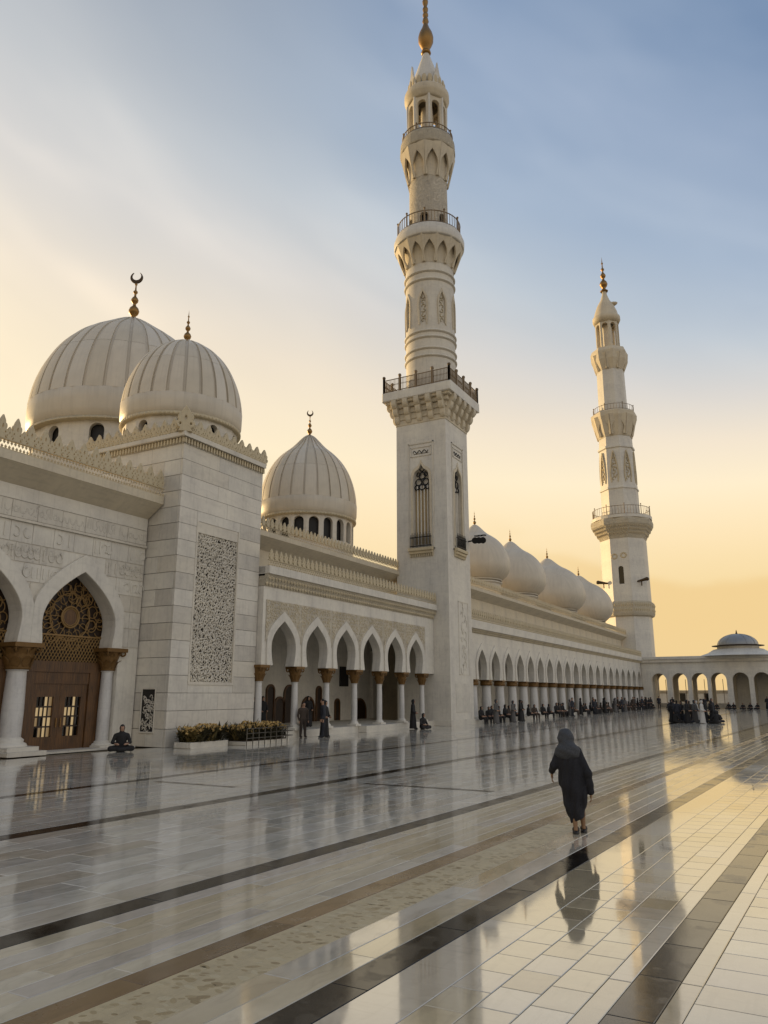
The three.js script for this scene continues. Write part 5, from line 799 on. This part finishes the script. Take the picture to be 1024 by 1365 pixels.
// generic figures, facing -z, feet at 0; vertex colours: cloth, skin, shoes
function figure(kind, cloth, scarf, skin = [0.34, 0.2, 0.13]) {
  let f, lo = [-0.5, -0.02, -0.75], hi = [0.5, 1.85, 0.45];
  const fold = (x, y, z) => 0.012 * Math.sin(9 * Math.atan2(z, x) + 3 * y);
  if (kind === 'robe') f = (x, y, z) => { let d = Math.max(cap(x, y, z * 1.25, [0, 0.05, 0], [0, 1.28, 0], 0.27, 0.155) - fold(x, y, z) * clamp((1.2 - y)), 0.03 - y); d = smin(d, cap(x, y, z, [-0.15, 1.33, 0], [0.15, 1.33, 0], 0.085, 0.085), 0.08); for (const s of [-1, 1]) { d = smin(d, cap(x, y, z, [s * 0.19, 1.32, 0], [s * 0.27, 1.02, -0.02], 0.075, 0.065), 0.04); d = smin(d, cap(x, y, z, [s * 0.27, 1.02, -0.02], [s * 0.17, 0.92, -0.2], 0.07, 0.055), 0.03); d = Math.min(d, ell(x, y, z, [s * 0.13, 0.9, -0.25], [0.035, 0.035, 0.06])); d = Math.min(d, ell(x, y, z, [s * 0.09, 0.035, -0.16], [0.05, 0.04, 0.13])); } d = smin(d, cap(x, y, z, [0, 1.36, 0], [0, 1.5, -0.01], 0.08, 0.07), 0.05); d = smin(d, ell(x, y, z, [0, 1.58, -0.015], [0.1, 0.135, 0.12]), 0.04); return d; };
  else if (kind === 'man') f = (x, y, z) => { let d = cap(x, y, z * 1.35, [0, 0.92, 0], [0, 1.32, 0], 0.17, 0.19); d = smin(d, cap(x, y, z, [-0.16, 1.4, 0], [0.16, 1.4, 0], 0.075, 0.075), 0.07); for (const s of [-1, 1]) { d = smin(d, cap(x, y, z, [s * 0.1, 0.9, 0], [s * 0.12, 0.5, -0.02 * s], 0.11, 0.08), 0.04); d = smin(d, cap(x, y, z, [s * 0.12, 0.5, -0.02 * s], [s * 0.12, 0.08, 0.03 * s], 0.08, 0.06), 0.03); d = smin(d, ell(x, y, z, [s * 0.12, 0.045, -0.07 + 0.03 * s], [0.05, 0.05, 0.14]), 0.03); d = smin(d, cap(x, y, z, [s * 0.22, 1.38, 0], [s * 0.28, 1.08, 0.03], 0.07, 0.055), 0.04); d = smin(d, cap(x, y, z, [s * 0.28, 1.08, 0.03], [s * 0.26, 0.84, -0.08], 0.052, 0.042), 0.03); d = smin(d, ell(x, y, z, [s * 0.255, 0.77, -0.1], [0.03, 0.075, 0.045]), 0.02); } d = smin(d, cap(x, y, z, [0, 1.42, 0], [0, 1.54, -0.01], 0.065, 0.06), 0.04); d = smin(d, ell(x, y, z, [0, 1.64, -0.02], [0.085, 0.125, 0.105]), 0.03); d = smin(d, ell(x, y, z, [0, 1.62, -0.125], [0.018, 0.03, 0.022]), 0.01); return d; };
  else if (kind === 'seated') { hi = [0.5, 1.4, 0.4]; f = (x, y, z) => { let d = cap(x, y, z * 1.2, [0, 0.55, 0.05], [0, 0.95, 0.03], 0.2, 0.18); d = smin(d, cap(x, y, z, [-0.16, 1.0, 0.02], [0.16, 1.0, 0.02], 0.085, 0.085), 0.07); for (const s of [-1, 1]) { d = smin(d, cap(x, y, z, [s * 0.11, 0.53, 0.02], [s * 0.15, 0.52, -0.4], 0.115, 0.095), 0.06); d = smin(d, cap(x, y, z, [s * 0.15, 0.5, -0.42], [s * 0.14, 0.09, -0.42], 0.09, 0.065), 0.04); d = smin(d, ell(x, y, z, [s * 0.14, 0.045, -0.5], [0.05, 0.05, 0.13]), 0.03); d = smin(d, cap(x, y, z, [s * 0.23, 0.99, 0.02], [s * 0.3, 0.72, -0.03], 0.08, 0.065), 0.04); d = smin(d, cap(x, y, z, [s * 0.3, 0.72, -0.03], [s * 0.14, 0.66, -0.27], 0.06, 0.045), 0.03); d = smin(d, ell(x, y, z, [s * 0.11, 0.65, -0.31], [0.045, 0.03, 0.055]), 0.02); } d = smin(d, cap(x, y, z, [0, 1.03, 0.02], [0, 1.15, 0], 0.07, 0.065), 0.05); d = smin(d, ell(x, y, z, [0, 1.25, -0.01], [0.095, 0.13, 0.115]), 0.04); return d; }; }
  else { lo = [-0.55, -0.02, -0.6]; hi = [0.55, 1.0, 0.35]; f = (x, y, z) => { let d = cap(x, y, z * 1.15, [0, 0.16, 0.05], [0, 0.52, 0.0], 0.2, 0.17); d = smin(d, cap(x, y, z, [-0.15, 0.57, 0], [0.15, 0.57, 0], 0.08, 0.08), 0.07); for (const s of [-1, 1]) { d = smin(d, cap(x, y, z, [s * 0.12, 0.13, 0], [s * 0.36, 0.13, -0.25], 0.11, 0.09), 0.06); d = smin(d, cap(x, y, z, [s * 0.36, 0.12, -0.25], [-s * 0.08, 0.09, -0.36], 0.08, 0.06), 0.05); d = smin(d, cap(x, y, z, [s * 0.21, 0.56, 0], [s * 0.3, 0.33, -0.06], 0.07, 0.06), 0.04); d = smin(d, cap(x, y, z, [s * 0.3, 0.33, -0.06], [s * 0.14, 0.27, -0.26], 0.055, 0.045), 0.03); d = smin(d, ell(x, y, z, [s * 0.11, 0.26, -0.3], [0.045, 0.03, 0.055]), 0.02); } d = smin(d, cap(x, y, z, [0, 0.6, 0], [0, 0.72, -0.02], 0.07, 0.065), 0.05); d = smin(d, ell(x, y, z, [0, 0.82, -0.03], [0.095, 0.13, 0.115]), 0.04); return d; }; }
  const g = surfaceNet(f, lo, hi, 0.027), p = g.attributes.position, C = [], hy = { robe: 1.58, man: 1.64, seated: 1.25, floor: 0.82 }[kind];
  for (let i = 0; i < p.count; i++) {
    const x = p.getX(i), y = p.getY(i), z = p.getZ(i); let c = cloth;
    if (y > hy - 0.16) { c = scarf; if (z < -0.075 && Math.abs(x) < 0.062 && y < hy + 0.06 && y > hy - 0.11) c = skin; if (kind === 'man' && y < hy + 0.01 && z < 0.02) c = skin; }
    else if (z < -0.19 && ((kind === 'robe' && y > 0.85 && y < 0.96) || (kind === 'seated' && y > 0.6 && y < 0.69) || (kind === 'floor' && y > 0.22 && y < 0.31 && z > -0.4))) c = skin;
    else if (kind === 'man' && y < 0.83 && y > 0.68 && Math.abs(x) > 0.2) c = skin; else if (kind === 'man' && y < 0.9) c = cloth.map((k) => k * 0.7);
    C.push(...c);
  }
  g.setAttribute('color', new THREE.Float32BufferAttribute(C, 3)); return g;
}
const clothM = std({ vertexColors: true, roughness: 0.85, side: THREE.DoubleSide });
const K = [0.012, 0.011, 0.011], N_ = [0.02, 0.022, 0.03], Br = [0.05, 0.035, 0.025], Gy = [0.09, 0.085, 0.08], Wh = [0.5, 0.48, 0.44];
const FIG = { robeBlack: figure('robe', K, K), robeGrey: figure('robe', Gy, [0.04, 0.04, 0.045]), manDark: figure('man', N_, [0.01, 0.008, 0.007]), manBrown: figure('man', Br, [0.01, 0.008, 0.007]), robeWhite: figure('robe', Wh, Wh), sitBlack: figure('seated', K, K), sitBrown: figure('seated', Br, [0.012, 0.01, 0.01]), floorBlack: figure('floor', K, K), floorNavy: figure('floor', N_, [0.02, 0.018, 0.016]) };
function person(kind, x, y, z, turn, s, label, group) { const m = new THREE.Mesh(FIG[kind], clothM); m.name = numbered('person'); m.position.set(x, y, z); m.rotation.y = turn; m.scale.setScalar(s); m.castShadow = m.receiveShadow = true; m.userData = { label, category: 'person' }; if (group) m.userData.group = group; origin.set(m, new THREE.Vector3(x, y, z)); scene.add(m); return m; }
const faceCourt = -Math.PI / 2;          // figures look along -z; this turns them to face +x
{
  person('floorBlack', -23.5, 0, -21.7, faceCourt - 0.7, 1.08, 'crouched person in black on the floor between entrance column and pier block');
  person('manDark', -22.05, 0, -33.6, 2.2, 1.09, 'standing man in dark clothes before the short arcade, right of a slim companion');
  person('robeBlack', -22.3, 0, -34.15, faceCourt, 1.08, 'figure in long black robe standing close behind the dark clothed man');
  person('manBrown', -23.0, 0, -33.2, faceCourt - 0.5, 1.0, 'slim man in brown standing beside the couple before the short arcade');
  person('robeBlack', -22.3, 0, -44.4, faceCourt + 0.4, 1.08, 'person in black robe standing alone before the last arches of short arcade');
  person('floorBlack', -21.7, 0, -44.6, faceCourt - 0.2, 1.05, 'person in black sitting on the floor before the last arches of short arcade');
  for (const [k, a] of [['robeBlack', 31.9], ['robeBlack', 33.4], ['manDark', 36.4], ['robeBlack', 37.0]]) person(k, -25.6 + rr(-0.3, 0.3), 0.35, -a, faceCourt + rr(-0.5, 0.5), 1.0, 'dark clothed person standing in the shade inside the short arcade', 'people inside the short arcade');
  // along the step of the long arcade
  const look = { sitBlack: 'person in black', sitBrown: 'person in brown clothes', robeBlack: 'person in long black robe', robeGrey: 'person in long grey robe', manDark: 'man in navy clothes', manBrown: 'man in brown clothes', floorBlack: 'person in black', floorNavy: 'person in navy clothes', robeWhite: 'person in long white robe' };
  const kinds = ['sitBlack', 'robeBlack', 'sitBrown', 'sitBlack', 'sitBlack', 'robeGrey', 'manBrown', 'sitBlack', 'manDark', 'sitBrown'];
  let a = 54.6; let n = 0; while (a < 124) { const dense = a < 62 || (a > 72 && a < 78) || a > 84; const k = kinds[Math.floor(rnd() * kinds.length)], sit = k.startsWith('sit'); person(k, sit ? -21.72 : -21.3 + rr(-0.35, 0.5), sit ? -0.09 : 0, -a, faceCourt + rr(-0.6, 0.6), rr(0.94, 1.06), look[k] + (sit ? ' seated on' : ' standing along') + ' the step of the long arcade', look[k] + (sit ? ' seated' : ' standing') + ' along the long arcade'); a += (dense ? rr(0.55, 1.0) : rr(1.2, 2.6)) * (a > 90 ? 1.2 : 1); n++; }
  // the group out in the court
  for (let i = 0; i < 20; i++) { const k = ['robeBlack', 'floorBlack', 'manDark', 'floorNavy', 'robeBlack', 'robeGrey', 'manBrown', 'robeWhite'][i % 8]; const fl = k.startsWith('floor'); person(k, -9.7 + (i % 10) * 0.36 + rr(-0.15, 0.15), 0, -63.6 - Math.floor(i / 10) * 1.6 + rr(-0.6, 0.6), rr(0, 6.28), rr(0.94, 1.06), look[k] + (fl ? ' sitting' : ' standing') + ' among the crowd on the open court', look[k] + ' in the crowd on the court'); }
  for (let i = 0; i < 26; i++) { const x = -21.5 + i * 1.05 + rr(-0.3, 0.3), st2 = rnd() < 0.35, k = st2 ? (rnd() < 0.5 ? 'manDark' : 'robeBlack') : 'floorBlack'; person(k, x, 0, -125.4 + rr(-0.4, 0.4), Math.PI + rr(-0.5, 0.5), rr(0.95, 1.08), look[k] + (st2 ? ' standing' : ' sitting on the floor') + ' before the far gallery', look[k] + ' at the far gallery'); }
}
{ // the person walking away across the court
  const W = thing('person', 'person in long dark robe and hood walking away across the marble court', 'person', [-3.48, 0, -12.75]); W.rotation.y = R(14); W.scale.setScalar(1.0);
  const skin = std({ color: '#8a6a4c', roughness: 0.6 }), robe = std({ color: '#25252a', map: rep(fabric, 3), bumpMap: rep(fabric, 6), bumpScale: 0.002, roughness: 0.9, side: THREE.DoubleSide }), hood = std({ color: '#45474b', map: rep(fabric, 3), bumpMap: rep(fabric, 6), bumpScale: 0.002, roughness: 0.75 }), shoe = std({ color: '#120d0a', roughness: 0.55 });
  const addM = (name, g, m) => { const o = new THREE.Mesh(boxUV(g), m); o.name = name; o.castShadow = o.receiveShadow = true; W.add(o); return o; };
  // body: head, neck, trunk, arms with hands, legs
  const finger = (x, y, z, b, dir, s) => { let d = 9; for (let k = 0; k < 4; k++) { const o = (k - 1.5) * 0.017, l = [0.062, 0.072, 0.068, 0.054][k]; const p0 = [b[0] + dir[1][0] * o, b[1] + dir[1][1] * o, b[2] + dir[1][2] * o], p1 = p0.map((v, q) => v + dir[0][q] * l * 0.55), p2 = p1.map((v, q) => v + (dir[0][q] * 0.8 + dir[2][q] * 0.6) * l * 0.5); d = Math.min(d, cap(x, y, z, p0, p1, 0.009, 0.008), cap(x, y, z, p1, p2, 0.008, 0.0065)); } return d; };
  const hand = (x, y, z, c) => { let d = ell(x, y, z, [c[0], c[1], c[2]], [0.02, 0.05, 0.04]); d = smin(d, finger(x, y, z, [c[0], c[1] - 0.04, c[2]], [[0, -1, 0], [0, 0, 1], [-Math.sign(c[0]), 0, -0.2]], 1), 0.006); d = smin(d, cap(x, y, z, [c[0], c[1] + 0.02, c[2] - 0.035], [c[0] - 0.01 * Math.sign(c[0]), c[1] - 0.035, c[2] - 0.062], 0.011, 0.009), 0.008); return d; };
  const body = (x, y, z) => {
    let d = ell(x, y, z, [-0.12, 1.485, -0.06], [0.08, 0.11, 0.098]); d = smin(d, ell(x, y, z, [-0.12, 1.47, -0.165], [0.016, 0.026, 0.02]), 0.012); d = smin(d, cap(x, y, z, [-0.1, 1.28, -0.01], [-0.115, 1.42, -0.04], 0.06, 0.055), 0.03);
    d = smin(d, cap(x, y, z * 1.3, [-0.03, 0.82, 0], [-0.08, 1.22, 0], 0.13, 0.13), 0.06);
    d = smin(d, cap(x, y, z, [-0.23, 1.24, 0], [-0.33, 1.02, 0.02], 0.05, 0.042), 0.04); d = smin(d, cap(x, y, z, [-0.33, 1.02, 0.02], [-0.37, 0.91, -0.14], 0.04, 0.03), 0.02);
    d = smin(d, cap(x, y, z, [0.06, 1.24, 0], [0.2, 0.92, 0.03], 0.05, 0.042), 0.04); d = smin(d, cap(x, y, z, [0.2, 0.92, 0.03], [0.225, 0.66, -0.02], 0.04, 0.028), 0.02);
    for (const [hx, kx, kz, fx, fz, fy] of [[-0.09, -0.07, -0.02, -0.035, 0.05, 0.06], [0.04, 0.06, -0.12, 0.085, -0.1, 0.07]]) { d = smin(d, cap(x, y, z, [hx, 0.8, 0], [kx, 0.44, kz], 0.085, 0.055), 0.03); d = smin(d, cap(x, y, z, [kx, 0.44, kz], [kx * 0.5 + fx * 0.5, 0.28, (kz + fz) / 2 + 0.02], 0.056, 0.052), 0.02); d = smin(d, cap(x, y, z, [kx * 0.5 + fx * 0.5, 0.28, (kz + fz) / 2 + 0.02], [fx, fy + 0.03, fz], 0.05, 0.032), 0.02); d = smin(d, ell(x, y, z, [fx, fy - 0.005, fz - 0.06], [0.038, 0.03, 0.1]), 0.02); }
    return d;
  };
  const handNet = (c) => surfaceNet((x, y, z) => smin(hand(x, y, z, c), cap(x, y, z, [c[0], c[1] + 0.03, c[2]], [c[0] - 0.002, c[1] + 0.1, c[2] + 0.02], 0.024, 0.027), 0.012), [c[0] - 0.06, c[1] - 0.14, c[2] - 0.1], [c[0] + 0.06, c[1] + 0.14, c[2] + 0.08], 0.004);
  addM('body', merge([surfaceNet(body, [-0.46, 0.0, -0.28], [0.3, 1.62, 0.17], 0.0105), handNet([0.228, 0.575, -0.03]), handNet([-0.375, 0.845, -0.16])]), skin);
  const robeF = (x, y, z) => {
    const n = 0.013 * Math.sin(x * 38 + y * 6 + 2 * Math.sin(y * 4)) * clamp((1.15 - y) * 1.6) + 0.007 * Math.sin(x * 71 - y * 11 + z * 20) + 0.008 * Math.sin(y * 17 + x * 12) * clamp((1.2 - y) * 2);
    const S = [[0.12, -0.005, 0.1, 0.11], [0.46, -0.025, 0.172, 0.155], [0.75, -0.055, 0.212, 0.175], [1.05, -0.075, 0.2, 0.165], [1.2, -0.085, 0.18, 0.145], [1.3, -0.095, 0.11, 0.1]]; let k = 0; while (k < S.length - 2 && S[k + 1][0] < y) k++; const t = sm(clamp((y - S[k][0]) / (S[k + 1][0] - S[k][0]))), c = lerp(S[k][1], S[k + 1][1], t), a = lerp(S[k][2], S[k + 1][2], t), b = lerp(S[k][3], S[k + 1][3], t);
    const q = Math.hypot((x - c) / a, (z + 0.01) / b); let d = (q - 1) * Math.min(a, b) * 0.9; d = Math.max(d, y - 1.32); d += n;
    d = smin(d, cap(x, y, z, [-0.2, 1.25, 0.0], [0.03, 1.25, 0.0], 0.085, 0.085), 0.06);
    d = smin(d, cap(x, y, z, [-0.225, 1.235, 0.01], [-0.33, 1.02, 0.03], 0.07, 0.06), 0.05); d = smin(d, cap(x, y, z, [-0.33, 1.02, 0.03], [-0.37, 0.93, -0.12], 0.06, 0.055), 0.03);
    d = smin(d, cap(x, y, z, [0.055, 1.235, 0.01], [0.2, 0.92, 0.04], 0.072, 0.063), 0.035); d = smin(d, cap(x, y, z, [0.2, 0.92, 0.04], [0.228, 0.64, -0.01], 0.062, 0.06) + 0.005 * Math.sin(y * 40), 0.03);
    // slanting hem, lower on the left
    return Math.max(d, 0.175 + (x + 0.05) * 0.45 - y);
  };
  // hollow below: the cloth is a shell
  addM('robe', surfaceNet((x, y, z) => { const d = robeF(x, y, z); return y < 0.62 && x < 0.15 ? Math.max(d, -(d + 0.022)) : d; }, [-0.46, 0.08, -0.28], [0.32, 1.4, 0.24], 0.0115), robe);
  addM('hood', surfaceNet((x, y, z) => { let d = ell(x, y, z, [-0.12, 1.475, -0.05], [0.122, 0.135, 0.135]); d = Math.max(d, -ell(x, y, z, [-0.12, 1.47, -0.15], [0.07, 0.095, 0.08])); d = smin(d, cap(x, y, z, [-0.115, 1.4, -0.01], [-0.1, 1.28, 0.015], 0.115, 0.165), 0.08); d = smin(d, ell(x, y, z, [-0.095, 1.22, 0.045], [0.2, 0.11, 0.115]), 0.08); return d + 0.004 * Math.sin(y * 46 + x * 22); }, [-0.42, 1.05, -0.3], [0.22, 1.66, 0.25], 0.0105), hood);
  for (const [fx, fz, fy] of [[-0.035, 0.05, 0.0], [0.085, -0.1, 0.0]]) addM('sandal', merge([surfaceNet((x, y, z) => Math.max(ell(x, y, z, [fx, 0.012, fz - 0.055], [0.055, 0.05, 0.135]), -0.004 - y + 0.004, y - 0.05), [fx - 0.09, -0.02, fz - 0.24], [fx + 0.09, 0.09, fz + 0.12], 0.009), surfaceNet((x, y, z) => Math.max(Math.abs(ell(x, y, z, [fx, 0.05, fz - 0.08], [0.05, 0.045, 0.07])) - 0.008, 0.03 - y), [fx - 0.09, 0.0, fz - 0.2], [fx + 0.09, 0.12, fz + 0.03], 0.009)]), shoe);
}

renderer.render(scene, camera);
